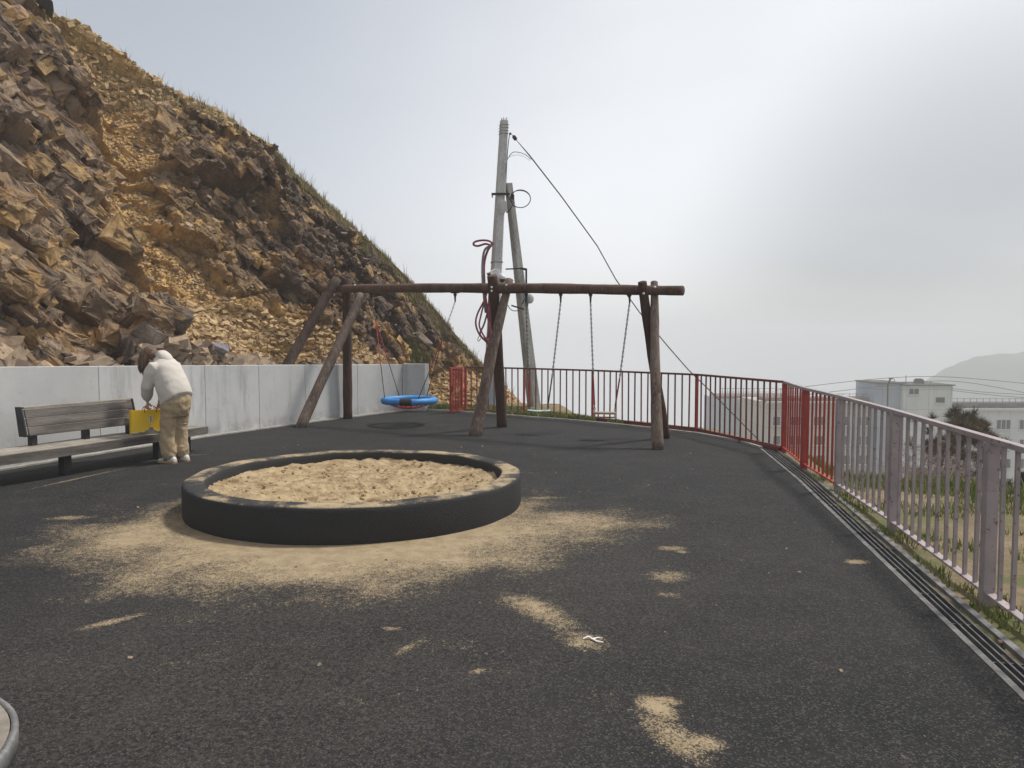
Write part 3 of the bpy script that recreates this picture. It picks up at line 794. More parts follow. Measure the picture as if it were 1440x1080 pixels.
def blocks(name, label, cand_w, n, lo, hi, pw, seed, dk=1.0):
    k = random.Random(seed); g = np.random.default_rng(seed); w = cand_w.ravel(); pick = g.choice(w.size, n, p=w / w.sum())
    P3 = S2.reshape(-1, 3); N3 = N.reshape(-1, 3); A3 = T1.reshape(-1, 3); B3 = T2.reshape(-1, 3); OC = oc.ravel(); V_, F_, T_ = [], [], []
    for i in pick:
        L = lo + (hi - lo) * k.random() ** pw
        a = R(-38 + k.gauss(0, 11)); t1 = Vector(A3[i]); t2 = Vector(B3[i]); nn = Vector(N3[i])
        x = t1 * math.cos(a) + t2 * math.sin(a); y = -t1 * math.sin(a) + t2 * math.cos(a)
        q = Matrix.Rotation(R(k.gauss(24, 13)), 3, x) @ Matrix.Rotation(R(k.gauss(0, 12)), 3, y)
        x = q @ x; y = q @ y; z = q @ nn
        hx, hy, hz = L * .5, L * k.uniform(.20, .42), L * k.uniform(.09, .24); c = Vector(P3[i]) - z * hz * .75
        vs = []
        for sz in (-1, 1):
            sh = 1.0 if sz < 0 else k.uniform(.6, .95)
            for sx, sy in ((-1, -1), (1, -1), (1, 1), (-1, 1)):
                vs.append(c + x * hx * sx * sh * (1 + k.uniform(-.32, .2)) + y * hy * sy * sh * (1 + k.uniform(-.35, .25)) + z * hz * sz * (1 + k.uniform(-.3, .3)))
        vs.append(c + z * hz * k.uniform(.95, 1.25) + x * hx * k.uniform(-.4, .4) + y * hy * k.uniform(-.4, .4))
        b = len(V_); V_ += [tuple(v) for v in vs]; F_ += [(p + b, r_ + b, t_ + b) for p, r_, t_ in SF]
        tt = k.random() * dk; T_ += [(tt, min(1, OC[i] * .6 + (.55 if k.random() < .16 else 0)), 0, 1)] * 9
    o = npmesh(name, V_, F_, 'cliff', attr=T_, aname='rock')
    sb = o.modifiers.new('split', 'SUBSURF'); sb.subdivision_type = 'SIMPLE'; sb.levels = sb.render_levels = 2
    for ns, st in ((.22, .11), (.06, .035)):
        tx = bpy.data.textures.new(name, 'VORONOI'); tx.noise_scale = ns; tx.distance_metric = 'CHEBYCHEV'
        dm = o.modifiers.new('chip', 'DISPLACE'); dm.texture = tx; dm.strength = st; dm.mid_level = .45
    return props(o, label, kind='stuff')
wbk = area * vis * (fan < .4) * (VV < .93)
blocks("fractured_rock", "angular fractured blocks standing out of the left part of the cliff", wbk * (PX < 250) * (gully < .35), 4200, .10, .72, 3.0, 31)
blocks("shattered_rock", "dark shattered rock on the right part of the cliff", wbk * (PX >= 220) * (gully < .4), 5200, .08, .42, 2.8, 32, .32)
def boulder(label, c, size, mat, seed, rz=0, flat=.45, tilt=(0, 0)):
    k = random.Random(seed); bm = bmesh.new()
    pts = [Vector((k.uniform(-1, 1) * size[0] / 2, k.uniform(-1, 1) * size[1] / 2, k.uniform(-1, 1) * size[2] / 2)) for _ in range(26)]
    rot = Matrix.Rotation(rz, 3, 'Z') @ Matrix.Rotation(tilt[0], 3, 'X') @ Matrix.Rotation(tilt[1], 3, 'Y')
    for p in pts: bm.verts.new(rot @ p)
    r = bmesh.ops.convex_hull(bm, input=bm.verts)
    bmesh.ops.delete(bm, geom=[v for v in bm.verts if not v.link_faces], context='VERTS')
    bmesh.ops.bevel(bm, geom=bm.edges[:], offset=.012, segments=1, affect='EDGES')
    me = bpy.data.meshes.new("boulder"); bm.to_mesh(me); bm.free(); me.materials.append(M[mat])
    o = bpy.data.objects.new("boulder", me); COL.objects.link(o); o.location = c
    return props(o, label, "boulder")
def surf(px, py):
    d = np.hypot(PX2 - px, PY2 - py) + (VV > 1) * 999
    i = np.unravel_index(np.argmin(d), d.shape); return Vector(S2[i])
boulder("grey brown slab tilted on the scree just above the person's head", surf(212, 474) + Vector((.05, -.12, .05)), (.52, .3, .34), 'slab', 3, .3, tilt=(0, .7))
boulder("flat slab with a blue stain lying on the ochre scree", surf(294, 492) + Vector((.05, -.1, .03)), (.7, .4, .26), 'slab_blue', 4, .2, tilt=(0, .15))
boulder("grey brown block sticking out of the cliff beside the green patch", surf(596, 480) + Vector((.05, -.1, .02)), (.42, .25, .2), 'slab', 5, .2, tilt=(0, .75))
boulder("black overhanging rock on the crest at the top left", P(60, 4, 15.2), (.62, .4, .34), 'dark_rock', 6, .2, tilt=(0, .5))
g0 = G(609, 576); boulder("pale stone lying on the ground behind the blue swing", g0 + Vector((0, .35, .06)), (.42, .3, .2), 'slab_pale', 8, .2)

# ------------------------------------------------------------------ grass
def blades(name, label, pts, hts, mat, seed, lean=.35, wid=.006, per=1):
    g = np.random.default_rng(seed); pts = np.repeat(np.asarray(pts, float), per, 0); hts = np.repeat(np.asarray(hts, float), per, 0)
    n = len(pts)
    if per > 1: pts = pts + np.stack([g.normal(0, .022, n), g.normal(0, .022, n), np.zeros(n)], -1)
    a = g.uniform(0, 2 * np.pi, n); h = hts * g.uniform(.45, 1.1, n); w = wid * g.uniform(.7, 1.4, n)
    wx, wy = np.cos(a) * w, np.sin(a) * w; b = g.uniform(0, 2 * np.pi, n); l = lean * g.uniform(.2, 1.2, n) * h
    lx, ly = np.cos(b) * l, np.sin(b) * l; z0 = np.zeros(n)
    V_ = np.stack([pts + np.stack([-wx, -wy, z0 - .02], -1), pts + np.stack([wx, wy, z0 - .02], -1),
                   pts + np.stack([wx * .7 + lx * .35, wy * .7 + ly * .35, h * .55], -1), pts + np.stack([-wx * .7 + lx * .35, -wy * .7 + ly * .35, h * .55], -1),
                   pts + np.stack([lx, ly, h], -1)], 1)
    t = g.random(n); T = np.repeat(np.stack([t, t, t, np.ones(n)], -1), 5, 0)
    k = np.arange(n)[:, None] * 5
    F_ = np.concatenate([k + np.array([0, 1, 2]), k + np.array([0, 2, 3]), k + np.array([3, 2, 4])], 0)
    return props(npmesh(name, V_.reshape(-1, 3), F_, mat, attr=T), label, kind='stuff')
g = np.random.default_rng(2)
w = (area * vis * (VV > .90) * (VV <= 1.0) * (fbm(A * 1.2, H * 1.2, 71) > .36) * np.interp(PX, [70, 160, 300, 640, 720], [.15, .35, 1.6, 1.2, .4])).ravel(); w /= w.sum()
# the back of the crest too
w2 = (area * np.interp(PX, [60, 300, 380], [.12, .3, 1]) * ((PX > 60) & (PX < 720)) * (VV > .99) * (VV < 1.12) * (fbm(A * 1.4, H * 1.4, 73) > .38)).ravel(); w2 /= w2.sum()
i1 = g.choice(w.size, 5200, p=w); i2 = g.choice(w.size, 3800, p=w2)
pp = S2.reshape(-1, 3)[np.concatenate([i1, i2])]
blades("dry_grass", "dry tufted grass along the crest of the cliff", pp, np.where(g.random(len(pp)) < .05, .34, .10), 'dry_grass', 3, .5, .006, 3)
w3 = (area * (soil > .35) * (PX > 500) * vis * (VV < .9)).ravel(); w3 /= w3.sum()
pp = S2.reshape(-1, 3)[g.choice(w3.size, 2600, p=w3)]
blades("hillside_grass", "small grass growing in pockets of the rock face", pp, np.full(len(pp), .11), 'green_grass', 4, .5, .006, 3)
# weeds at the foot of the cliff and along the far railing
def region(n, poly_px, seed, z=0):
    g = np.random.default_rng(seed); xs = [p[0] for p in poly_px]; out = []
    while len(out) < n:
        t = g.random(); i = g.integers(0, len(poly_px) - 1)
        (x0, y0, w0), (x1, y1, w1) = poly_px[i], poly_px[i + 1]
        x = x0 + (x1 - x0) * t; y = y0 + (y1 - y0) * t; ww = w0 + (w1 - w0) * t
        p = G(x, y); q = p + Vector((.25, .97, 0)) * g.random() * ww
        if fbm(np.array([q.x * 3.]), np.array([q.y * 3.]), 5)[0] > .40: out.append(q)
    P3 = np.array([(q.x, q.y, 0) for q in out]); P3[:, 2] = np.maximum(terr(P3[:, 0], P3[:, 1]), -.1)
    return P3
pp = region(2600, [(648, 579, 1.6), (700, 583, 1.5), (745, 587, .9), (800, 591, .35), (835, 594.5, .2), (885, 600, .1)], 12)
blades("railing_grass", "green weeds between the kerb and the far red railing", pp, np.full(len(pp), .13), 'green_grass', 5, .6, .009, 4)
pp = region(700, [(520, 578, .3), (566, 577.5, .35), (600, 577, .9), (648, 579, 1.0)], 13)
blades("cliff_foot_grass", "green weeds at the foot of the cliff by the wall end", pp, np.full(len(pp), .14), 'green_grass', 6, .6, .009, 5)
# outside the mauve railing
def rect_pts(n, x0, x1, y0, y1, seed, fn):
    g = np.random.default_rng(seed); x = g.uniform(x0, x1, n); y = g.uniform(y0, y1, n)
    keep = fn(x, y, g); x = x[keep]; y = y[keep]
    return np.stack([x, y, terr(x, y)], -1)
DO = lambda y: np.interp(y, [-1, 3.6, 8.6, 11.2], [1.74, 2.60, 3.42, 3.92])
def rim(x, y, g):
    d = sdpoly(x, y, plate); return (x > DO(y) + .45) & (d > -1.0) & (d < 2.2) & (g.random(len(x)) < np.interp(d, [-1.0, -.35, .2, 2.2], [.04, .4, 1, .7]) * (fbm(x * 1.5, y * 1.5, 49) > .42))
pp = rect_pts(52000, 3, 11, 4, 12.5, 21, rim)
d_ = sdpoly(pp[:, 0], pp[:, 1], plate)
blades("slope_grass", "tall green grass on the edge of the slope beyond the mauve railing", pp, np.interp(pp[:, 0], [3.5, 4.5, 6], [.08, .12, .26]) * (.5 + fbm(pp[:, 0] * 2, pp[:, 1] * 2, 6)), 'green_grass', 7, .7, .0045, 3)
def sparse(x, y, g): return (x > DO(y) + .02) & (fbm(x * 1.8, y * 1.8, 44) > np.interp(x - DO(y), [0, .3, .6, 3], [.48, .50, .52, .48])) & (sdpoly(x, y, plate) < -.2)
pp = rect_pts(20000, 1.8, 8, 1.5, 9.5, 22, sparse)
blades("verge_grass", "sparse weeds on the brown earth under the mauve railing", pp, np.full(len(pp), .07), 'green_grass', 8, .7, .005, 3)

# ------------------------------------------------------------------ sand pit
SPc = Vector((-1.515, 7.50)); SR_O = 1.60; SR_I = 1.40; SH = .30
pit = thing("sandpit", "round black rubber sandpit half filled with trampled sand", "sandpit", (SPc.x, SPc.y, 0))
prof = [(SR_O - .01, -.02), (SR_O, .02), (SR_O, SH - .04), (SR_O - .006, SH - .016), (SR_O - .018, SH - .004), (SR_O - .04, SH), (SR_I + .03, SH + .001), (SR_I + .012, SH - .006), (SR_I + .003, SH - .02), (SR_I, SH - .05), (SR_I, .0)]
mb = MB(); n = 160; k = random.Random(4); rings = []
for i in range(n):
    a = 2 * math.pi * i / n; wob = .006 * math.sin(a * 7 + 1) + .004 * math.sin(a * 17)
    rings.append([Vector((SPc.x + (r + wob * .6) * math.cos(a), SPc.y + (r + wob * .6) * math.sin(a), z + (wob * .6 if z > .1 else 0))) for r, z in prof])
rings.append(rings[0]); mb.loft(rings, False, False)
mb.build("rim", 'rubber', pit, smooth=True)
nr_, na = 150, 420
rr = np.linspace(0, 1, nr_)[:, None] * (SR_I + .01); aa = np.linspace(0, 2 * np.pi, na, endpoint=False)[None, :]
x = SPc.x + rr * np.cos(aa); y = SPc.y + rr * np.sin(aa)
z = .175 + (fbm(x * 2.2, y * 2.2, 3, 3) - .5) * .09
fp = vor(x * 3.6, y * 3.6, 8); foot = np.clip(.33 - np.hypot(fp[1], fp[2] * 1.5), 0, 1)
z = z - foot * .075 * (fp[0][0] > .35) + np.exp(-((np.hypot(fp[1], fp[2] * 1.5) - .38) / .07) ** 2) * .014 * (fp[0][0] > .35)
z = z + (fbm(x * 9, y * 9, 6, 4, .6) - .5) * .05 * (.4 + fbm(x * 1.5, y * 1.5, 9)) + (fbm(x * 30, y * 30, 16, 2) - .5) * .018
z = z + np.clip((rr - SR_I + .22) / .22, 0, 1) * .03 + .035 * np.exp(-((y - 6.2) / .3) ** 2)
idx = np.arange(nr_ * na).reshape(nr_, na)
F = np.stack([idx[:-1], np.roll(idx, -1, 1)[:-1], np.roll(idx, -1, 1)[1:], idx[1:]], -1)[:, :, [0, 3, 2, 1]].reshape(-1, 4)
o = npmesh("sand_fill", np.stack([x + 0 * z, y + 0 * z, z], -1).reshape(-1, 3) - np.array([SPc.x, SPc.y, 0]), F, 'sand', smooth=True); o.parent = pit; o.location = (0, 0, 0)
# grains and clods
V_, F_, T_ = [], [], []; k = random.Random(77)
def put(px_, py_, z_, sz):
    b = len(V_); vs = stone(Vector((px_, py_, z_)), sz, rrot(k), k, .3, .6)
    V_.extend(tuple(v) for v in vs); F_.extend((a + b, c + b, d + b) for a, c, d in SF); tt = k.random(); T_.extend([(tt, tt, tt, 1)] * 9)
for _ in range(260):
    x_ = k.uniform(-3.6, 2.6); y_ = k.uniform(2.2, 12); put(x_, y_, .001, .006 + .016 * k.random() ** 4)
props(npmesh("grit", V_, F_, 'rubble', attr=T_), "small grit scattered over the asphalt", kind='stuff')
V_, F_, T_ = [], [], []
for _ in range(420):
    a = k.uniform(0, 6.28); r_ = SR_I * math.sqrt(k.random()) * .97; put(SPc.x + r_ * math.cos(a), SPc.y + r_ * math.sin(a), .185 + k.uniform(-.02, .02), .010 + .024 * k.random() ** 3)
props(npmesh("sand_clods", V_, F_, 'sand', attr=T_), "small clods of damp sand in the sandpit", kind='stuff')
# twig / torn paper bit at the end of the sand trail
c = G(834, 903); mb = MB(); mb.tube([c + Vector((-.05, .03, .008)), c + Vector((-.02, .05, .012)), c + Vector((0, .02, .01)), c + Vector((.02, -.005, .008)), c + Vector((.05, -.03, .012))], [.004, .007, .006, .007, .004], 6, sq=.5)
mb.tube([c + Vector((0, .02, .01)), c + Vector((.03, .035, .012)), c + Vector((.055, .03, .01))], [.006, .005, .003], 6, sq=.5)
props(mb.build("twig", 'bag_label', loc=c), "small pale forked twig on the asphalt at the end of the sand trail", "twig")

# ------------------------------------------------------------------ swing frame
def beamD(px): q = (px - 720) / FPX; return 13.285 / (1 + .65 * q)
def bp(px, py, off=0): return P(px, py, beamD(px) + off)
sw = thing("log_swing_set", "long rustic log swing frame with three pairs of leaning legs", "swing frame", (G(700, 606)))
def log(name, a, b, r0, r1, mat, n=22, wob=.010, seed=0, knots=True, label=None):
    k = random.Random(seed); a, b = Vector(a), Vector(b); pts = []; rs = []
    ph = [k.uniform(0, 6) for _ in range(4)]
    for i in range(n + 1):
        t = i / n; p = lerp(a, b, t)
        p = p + Vector((math.sin(t * 5 + ph[0]), math.sin(t * 4 + ph[1]), math.sin(t * 4.5 + ph[2]))) * wob
        pts.append(p); rs.append(lerp(r0, r1, t) * (1 + .035 * math.sin(t * 19 + ph[3]) + k.uniform(-.012, .012)))
    mb = MB()
    d = (b - a).normalized()
    mb.tube(pts + [pts[-1] + d * .008], rs + [rs[-1] * .82], 18, jit=.018, rnd=k)
    o = mb.build(name, mat, sw, smooth=True)
    if label: o['label'] = label
    return o
# beam in two joined logs
bL = bp(452, 405.5); bM = bp(694, 405.5); bR = bp(961, 408)
log("beam", bL, bM + Vector((-.02, .01, 0)), .083, .088, 'log_beam', 34, .008, 1)
log("beam", bM + Vector((.0, 0, 0)), bR, .092, .074, 'log_beam', 34, .008, 2)
# left tripod
gb = G(490, 588)
lp = log("leg", Vector((gb.x, gb.y - .08, -.03)), P(488, 393, gb.y - .12), .094, .088, 'log_dark', 16, .004, 3, label="upright dark brown post of the left end")
t1 = P(474, 392, 15.45); q1 = P(405, 511, 14.85)
log("leg", t1 + (q1 - t1) * 1.45, t1, .10, .092, 'log_mid', 18, .006, 4, label="dark leg slanting down behind the concrete wall")
g2 = G(422, 601); log("leg", Vector((g2.x, g2.y, -.03)), P(508, 414, 15.05), .10, .085, 'log_worn', 18, .010, 5, label="weathered leg slanting forward to the asphalt")
# middle pair
g3 = G(707, 600); log("leg", Vector((g3.x, g3.y, -.03)), P(692.5, 389, beamD(692) - .17), .092, .088, 'log_dark', 20, .012, 6)
g4 = G(668, 613); log("leg", Vector((g4.x - .02, g4.y, -.03)), P(716, 394, beamD(716) + .19), .105, .072, 'log_worn', 20, .012, 7)
# right pair
g5 = G(935, 616); log("leg", Vector((g5.x, g5.y, -.03)), P(903, 396, beamD(903) - .16), .082, .070, 'log_dark', 20, .008, 8)
g6 = G(925, 632); log("leg", Vector((g6.x, g6.y, -.03)), P(919, 396, beamD(919) + .12), .088, .058, 'log_worn', 20, .010, 9)
def cap(px, py, D):
    p = P(px, py, D); mb = MB(); mb.tube([p, p + Vector((0, -.018, 0)), p + Vector((0, -.024, 0))], [.019, .018, .008], 12)
    mb.build("bolt_cap", 'white_paint', sw, smooth=True)
for px, py in ((691.3, 404), (691.3, 409.2)): cap(px, py, beamD(692) - .255)
cap(905, 413, beamD(904) - .235); cap(485.5, 409.5, gb.y - .21); cap(470, 401, 15.36); cap(499, 401, beamD(499) - .08)
cap(501, 436.5, 14.93); cap(921, 404, beamD(921) - .08); cap(712, 401, beamD(712) - .1)

def chain(mb, a, b, r=.0085, link=.045):
    a, b = Vector(a), Vector(b); n = int((b - a).length / link * 1.25); d = (b - a).normalized()
    x = d.cross(Vector((0, 1, 0))).normalized(); y = d.cross(x)
    for i in range(n):
        c = lerp(a, b, (i + .5) / n); u = x if i % 2 else y
        mb.tube([c - d * link * .5, c - d * link * .25 + u * .010, c + d * link * .25 + u * .010, c + d * link * .5, c + d * link * .25 - u * .010, c - d * link * .25 - u * .010, c - d * link * .5], r * .55, 5)
def hook(px, py, root):
    p = bp(px, py); mb = MB()
    mb.box(p + Vector((0, 0, .02)), (.15, .05, .014)); mb.box(p + Vector((-.055, 0, .035)), (.016, .03, .04)); mb.box(p + Vector((.055, 0, .035)), (.016, .03, .04))
    mb.ball(p + Vector((0, 0, -.01)), (.032, .028, .035), 10, 8); mb.tube([p + Vector((0, 0, -.03)), p + Vector((0, 0, -.15))], [.020, .012], 8)
    mb.build("hook", 'dark_metal', root, smooth=False); return p + Vector((0, 0, -.13))
# basket swing
bc = P(575.5, 563, 14.45)
bs = thing("basket_swing", "blue ring nest swing with red net hanging from the long left beam", "swing", (bc.x, bc.y, bc.z - .1))
mb = MB(); n = 48; Rb = .475; rings = [Vector((bc.x + Rb * math.cos(2 * math.pi * i / n), bc.y + Rb * math.sin(2 * math.pi * i / n), bc.z + .0 * math.sin(2 * math.pi * i / n))) for i in range(n)]
def torus(mb, c, R_, r_, n=48, m=12, sz=1.0):
    rg = []
    for i in range(n + 1):
        a = 2 * math.pi * i / n; rg.append([Vector((c.x + (R_ + r_ * math.cos(b)) * math.cos(a), c.y + (R_ + r_ * math.cos(b)) * math.sin(a), c.z + r_ * sz * math.sin(b))) for b in [2 * math.pi * q / m for q in range(m)]])
    mb.loft(rg, False)
torus(mb, bc, Rb, .062); mb.build("ring", 'blue', bs, smooth=True)
mb = MB()
rg = []
for i in range(9):
    a = R(-90 - 12 + i * 3); rg.append([Vector((bc.x + (Rb + .065 * math.cos(b)) * math.cos(a), bc.y + (Rb + .065 * math.cos(b)) * math.sin(a), bc.z + .065 * math.sin(b))) for b in [2 * math.pi * q / 12 for q in range(12)]])
mb.loft(rg, False); mb.build("band", 'black_plastic', bs, smooth=True)
mb = MB()
def bowl(r): return bc.z - .02 - .135 * (1 - (r / Rb) ** 2)
for R_ in (.08, .16, .24, .32, .40):
    mb.tube([Vector((bc.x + R_ * math.cos(a), bc.y + R_ * math.sin(a), bowl(R_))) for a in [2 * math.pi * i / 32 for i in range(33)]], .009, 5)
for i in range(22):
    a = 2 * math.pi * i / 22; mb.tube([Vector((bc.x + r_ * math.cos(a + .3 * r_), bc.y + r_ * math.sin(a + .3 * r_), bowl(r_))) for r_ in (.02, .12, .24, .36, .46)], .009, 5)
mb.build("net", 'red_rope', bs)
h1 = hook(522, 412, bs); h2 = hook(640, 413.5, bs)
def rope_pair(hk, a1, a2, jt):
    j = lerp(hk, (a1 + a2) / 2, jt)
    mb = MB(); chain(mb, hk, j, .008); mb.build("chain", 'iron', bs)
    for q in (a1, a2):
        m_ = lerp(j, q, .58)
        mb = MB(); mb.tube([j, m_], .0095, 6); mb.build("rope", 'red_rope', bs)
        mb = MB(); mb.tube([m_, lerp(m_, q, .9), q], [.008, .008, .012], 6); mb.build("rope", 'cable', bs)
def rim_pt(a): return Vector((bc.x + (Rb) * math.cos(R(a)), bc.y + Rb * math.sin(R(a)), bc.z + .06))
rope_pair(h1, rim_pt(205), rim_pt(122), .22); rope_pair(h2, rim_pt(52), rim_pt(-62), .38)
# flat swings
def flat_swing(label, pts, sy, cols, wood):
    (xl, xr), (sl, sr) = pts
    D = beamD((xl + xr) / 2); a = P(sl, sy[0], D + .03); b = P(sr, sy[1], D - .03); c = (a + b) / 2
    root = thing("swing", label, "swing", (c.x, c.y, c.z - .04))
    d = (b - a).normalized(); u = Vector((-d.y, d.x, 0)).normalized(); ang = math.atan2(d.y, d.x); rot = Matrix.Rotation(ang, 3, 'Z')
    mb = MB(); L = (b - a).length
    if wood:
        mb.box(c + Vector((0, 0, -.0)), (L + .03, .17, .032), rot); mb.build("seat", 'seat_wood', root, bevel=.006)
        mb = MB()
        for s in (-1, 1): mb.box(c + d * s * (L / 2) + Vector((0, 0, -.045)), (.02, .17, .05), rot)
        mb.box(c + Vector((0, .06, -.075)), (L, .02, .02), rot); mb.build("seat_bracket", 'seat_wood', root)
    else:
        rg = []
        for i in range(13):
            t = i / 12; z = -.012 * math.sin(math.pi * t); w_ = .09 * (1 - .35 * abs(2 * t - 1) ** 3)
            p = lerp(a, b, t) + Vector((0, 0, z)); p = p + d * (t - .5) * .06
            rg.append([p + u * w_ * math.cos(q) + Vector((0, 0, .019 * math.sin(q))) for q in [2 * math.pi * j / 14 for j in range(14)]])
        mb.loft(rg); mb.build("seat", 'teal', root, smooth=True)
    for (x, py), s in (((xl, a), 1), ((xr, b), -1)):
        hk = hook(x, 413.5, root); m_ = lerp(hk, py, .68)
        mb = MB(); chain(mb, hk, m_, .013); mb.build("chain", 'iron', root)
        mb = MB(); mb.tube([m_, py + Vector((0, 0, .12))], .013, 6); mb.build("chain_sleeve", 'red_rope' if (wood or s == 1) else 'cable', root)
        mb = MB(); chain(mb, py + Vector((0, 0, .12)), py, .013); mb.build("chain", 'iron', root)
flat_swing("flat pale teal swing seat nearest the middle legs", ((740, 788.5), (744, 771)), (577, 577.5), None, False)
flat_swing("flat wooden swing seat nearest the right legs", ((830.5, 885.5), (836, 865)), (580, 581.5), None, True)

# ------------------------------------------------------------------ railings
def railing(name, label, cat, path, spacing, mats, post_at, top_z=1.0, skirt=None, post_w=.06, bal=.020, post_mats=None, bot=.07, g2d=True):
    pts = path; root = thing(name, label, cat, (pts[0].x, pts[0].y, 0))
    def rail(z, w, h, nm, mt):
        mb = MB()
        for a, b in zip(pts[:-1], pts[1:]):
            mb.bar((a.x, a.y, z), (b.x, b.y, z), w, h)
        return mb.build(nm, mt, root, bevel=.003)
    rail(top_z, .055, .034, "top_rail", mats[0]); rail(bot, .055, .016, "bottom_rail", mats[2])
    if skirt:
        mb = MB()
        for a, b in zip(skirt[:-1], skirt[1:]): mb.bar((a.x, a.y, .02), (b.x, b.y, .02), .04, .08)
        mb.build("base_channel", skirt_m, root)
    for i, (p, m_, w_) in enumerate(post_at):
        q = pts[min(len(pts) - 1, min(range(len(pts)), key=lambda j: (pts[j] - p).length))]
        j = min(range(len(pts) - 1), key=lambda j: ((pts[j] + pts[j + 1]) / 2 - p).length); d = (pts[j + 1] - pts[j]); ang = math.atan2(d.y, d.x)
        mb = MB(); mb.box((p.x, p.y, (top_z - .018 - .10) / 2), (w_, w_ * .9, top_z - .018 + .10), Matrix.Rotation(ang, 3, 'Z')); mb.build("post", m_, root, bevel=.004)
    posts2 = [p for p, _, _ in post_at]
    for a, b in zip(pts[:-1], pts[1:]):
        d = b - a; n = max(1, round(d.length / spacing)); ang = math.atan2(d.y, d.x)
        for k in range(1, n):
            p = lerp(a, b, k / n)
            if min((p - q).length for q in posts2) < .045: continue
            mb = MB(); mb.box((p.x, p.y, (top_z - .017 + bot + .008) / 2), (bal, bal, top_z - .017 - bot - .008), Matrix.Rotation(R(rnd.gauss(0, .22)), 3, 'Y') @ Matrix.Rotation(ang + rnd.gauss(0, .05), 3, 'Z')); mb.build("baluster", mats[1], root)
    return root
skirt_m = 'red_backlit'
def rp(px, y): return G(px, y).to_2d()
f0, f1, f2, f3, f4 = rp(655, 579.5), rp(737, 584.5), rp(833, 592), rp(979, 607.5), rp(1099, 634.5)
railing("railing", "backlit dark red railing with thin bars along the far edge behind the swings", "railing", [f0, f1, f2, f3, f4], .15, ('red_backlit', 'red_backlit', 'red_backlit'),
        [(f0, 'red', .05), (f1, 'red', .04), (f2, 'red', .04), (f3, 'red', .05)], skirt=[f2, f3, f4 - Vector((.03, .03))])
c0 = f4 + Vector((.012, -.045)); c1 = rp(1130, 659.5); c2 = rp(1178, 689.5) 
railing("railing", "bright red railing section with two broad posts at the corner over the drain", "railing", [c0, c1, c2 + (c1 - c2).normalized() * .06], .165, ('mauve', 'red', 'red'),
        [(c0, 'red', .075), (c1, 'red', .08)])
n1, n2_ = rp(1254, 744), rp(1387, 848)
dd = (n2_ - n1).normalized(); n3_ = n2_ + dd * 1.85; n4_ = n3_ + dd * 1.85; n5 = n4_ + dd * 1.85
railing("railing", "faded mauve railing with rust spots running toward the camera", "railing", [c2, n1, n2_, n3_, n4_, n5], .165, ('mauve', 'mauve', 'mauve'),
        [(c2, 'mauve', .075), (n1, 'mauve', .07), (n2_, 'mauve', .075), (n3_, 'mauve', .075), (n4_, 'mauve', .075)], bal=.022)
# gate leaf standing open
ga = rp(649.5, 578.5); gbp = G(634, 581.5).to_2d()
gt = thing("gate", "bright red metal gate leaf standing open beside the cliff", "gate", (ga.x, ga.y, 0))
mb = MB(); d = (gbp - ga); ang = math.atan2(d.y, d.x); rt = Matrix.Rotation(ang, 3, 'Z')
for p in (ga, gbp): mb.box((p.x, p.y, .51), (.045, .045, .98), rt)
for z in (.05, .985): mb.bar((ga.x, ga.y, z), (gbp.x, gbp.y, z), .04, .04)
mb.build("gate_frame", 'red', gt)
for k in range(1, 7):
    p = lerp(ga, gbp, k / 7); mb = MB(); mb.box((p.x, p.y, .515), (.02, .02, .90), rt); mb.build("baluster", 'red', gt)
mb = MB(); p = lerp(ga, gbp, .96); mb.box((p.x + .01, p.y, .55), (.03, .09, .14), rt); mb.build("lock_plate", 'red', gt)

# ------------------------------------------------------------------ utility pole with brace
PD = 18.2
pb = P(687.5, 577, PD); pt = P(709, 170, PD + .1)
up = thing("utility_pole", "leaning square concrete utility pole carrying cameras and cable coils", "utility pole", (pb.x, pb.y, -.05))
def sqpole(name, a, b, w0, w1, mat, root, rz=.35):
    a, b = Vector(a), Vector(b); d = (b - a).normalized(); x = Vector((math.cos(rz), math.sin(rz), 0)); x = (x - d * x.dot(d)).normalized(); y = d.cross(x)
    def ring(p, w):
        h = w / 2; c = w * .12
        return [p + x * sx + y * sy for sx, sy in ((h - c, -h), (h, -h + c), (h, h - c), (h - c, h), (-h + c, h), (-h, h - c), (-h, -h + c), (-h + c, -h))]
    mb = MB(); mb.loft([ring(lerp(a, b, t), lerp(w0, w1, t)) for t in (0, .25, .5, .75, 1)]); return mb.build(name, mat, root)
j0 = lerp(pb, pt, .42)
sqpole("pole_base", pb - Vector((0, 0, .1)), lerp(pb, pt, .17), .285, .275, 'pole_blue', up)
sqpole("pole_shaft", lerp(pb, pt, .17), pt, .262, .165, 'pole_concrete', up)
mb = MB()
for k in range(4): mb.tube([pt + Vector((-.06 + .04 * k, 0, 0)), pt + Vector((-.06 + .04 * k, 0, .06 + .02 * (k % 2)))], .009, 5)
mb.build("rebar", 'iron', up)
mb = MB()
for z in (.955, .965, .975, .985):
    p = lerp(pb, pt, z); mb.box(p, (.19, .19, .012), Matrix.Rotation(.35, 3, 'Z'))
for z in (.515, .37): p = lerp(pb, pt, z); mb.box(p, (.235, .235, .03), Matrix.Rotation(.35, 3, 'Z'))
mb.build("strap_band", 'steel', up)
qb = P(753, 579, PD + .5); qt = P(715, 258, PD + .25)
br = thing("brace_pole", "darker concrete brace pole leaning against the utility pole", "brace pole", (qb.x, qb.y, -.05))
sqpole("pole_shaft", qb - Vector((0, 0, .15)), qt, .27, .15, 'pole_dark', br, .6)
mb = MB(); cpt = P(704, 274, PD); mb.box(cpt + Vector((0, -.10, 0)), (.42, .05, .05)); mb.box(cpt + Vector((.28, .1, -.03)), (.08, .3, .06)); mb.tube([cpt + Vector((-.2, -.1, 0)), cpt + Vector((-.2, .3, 0))], .015, 6)
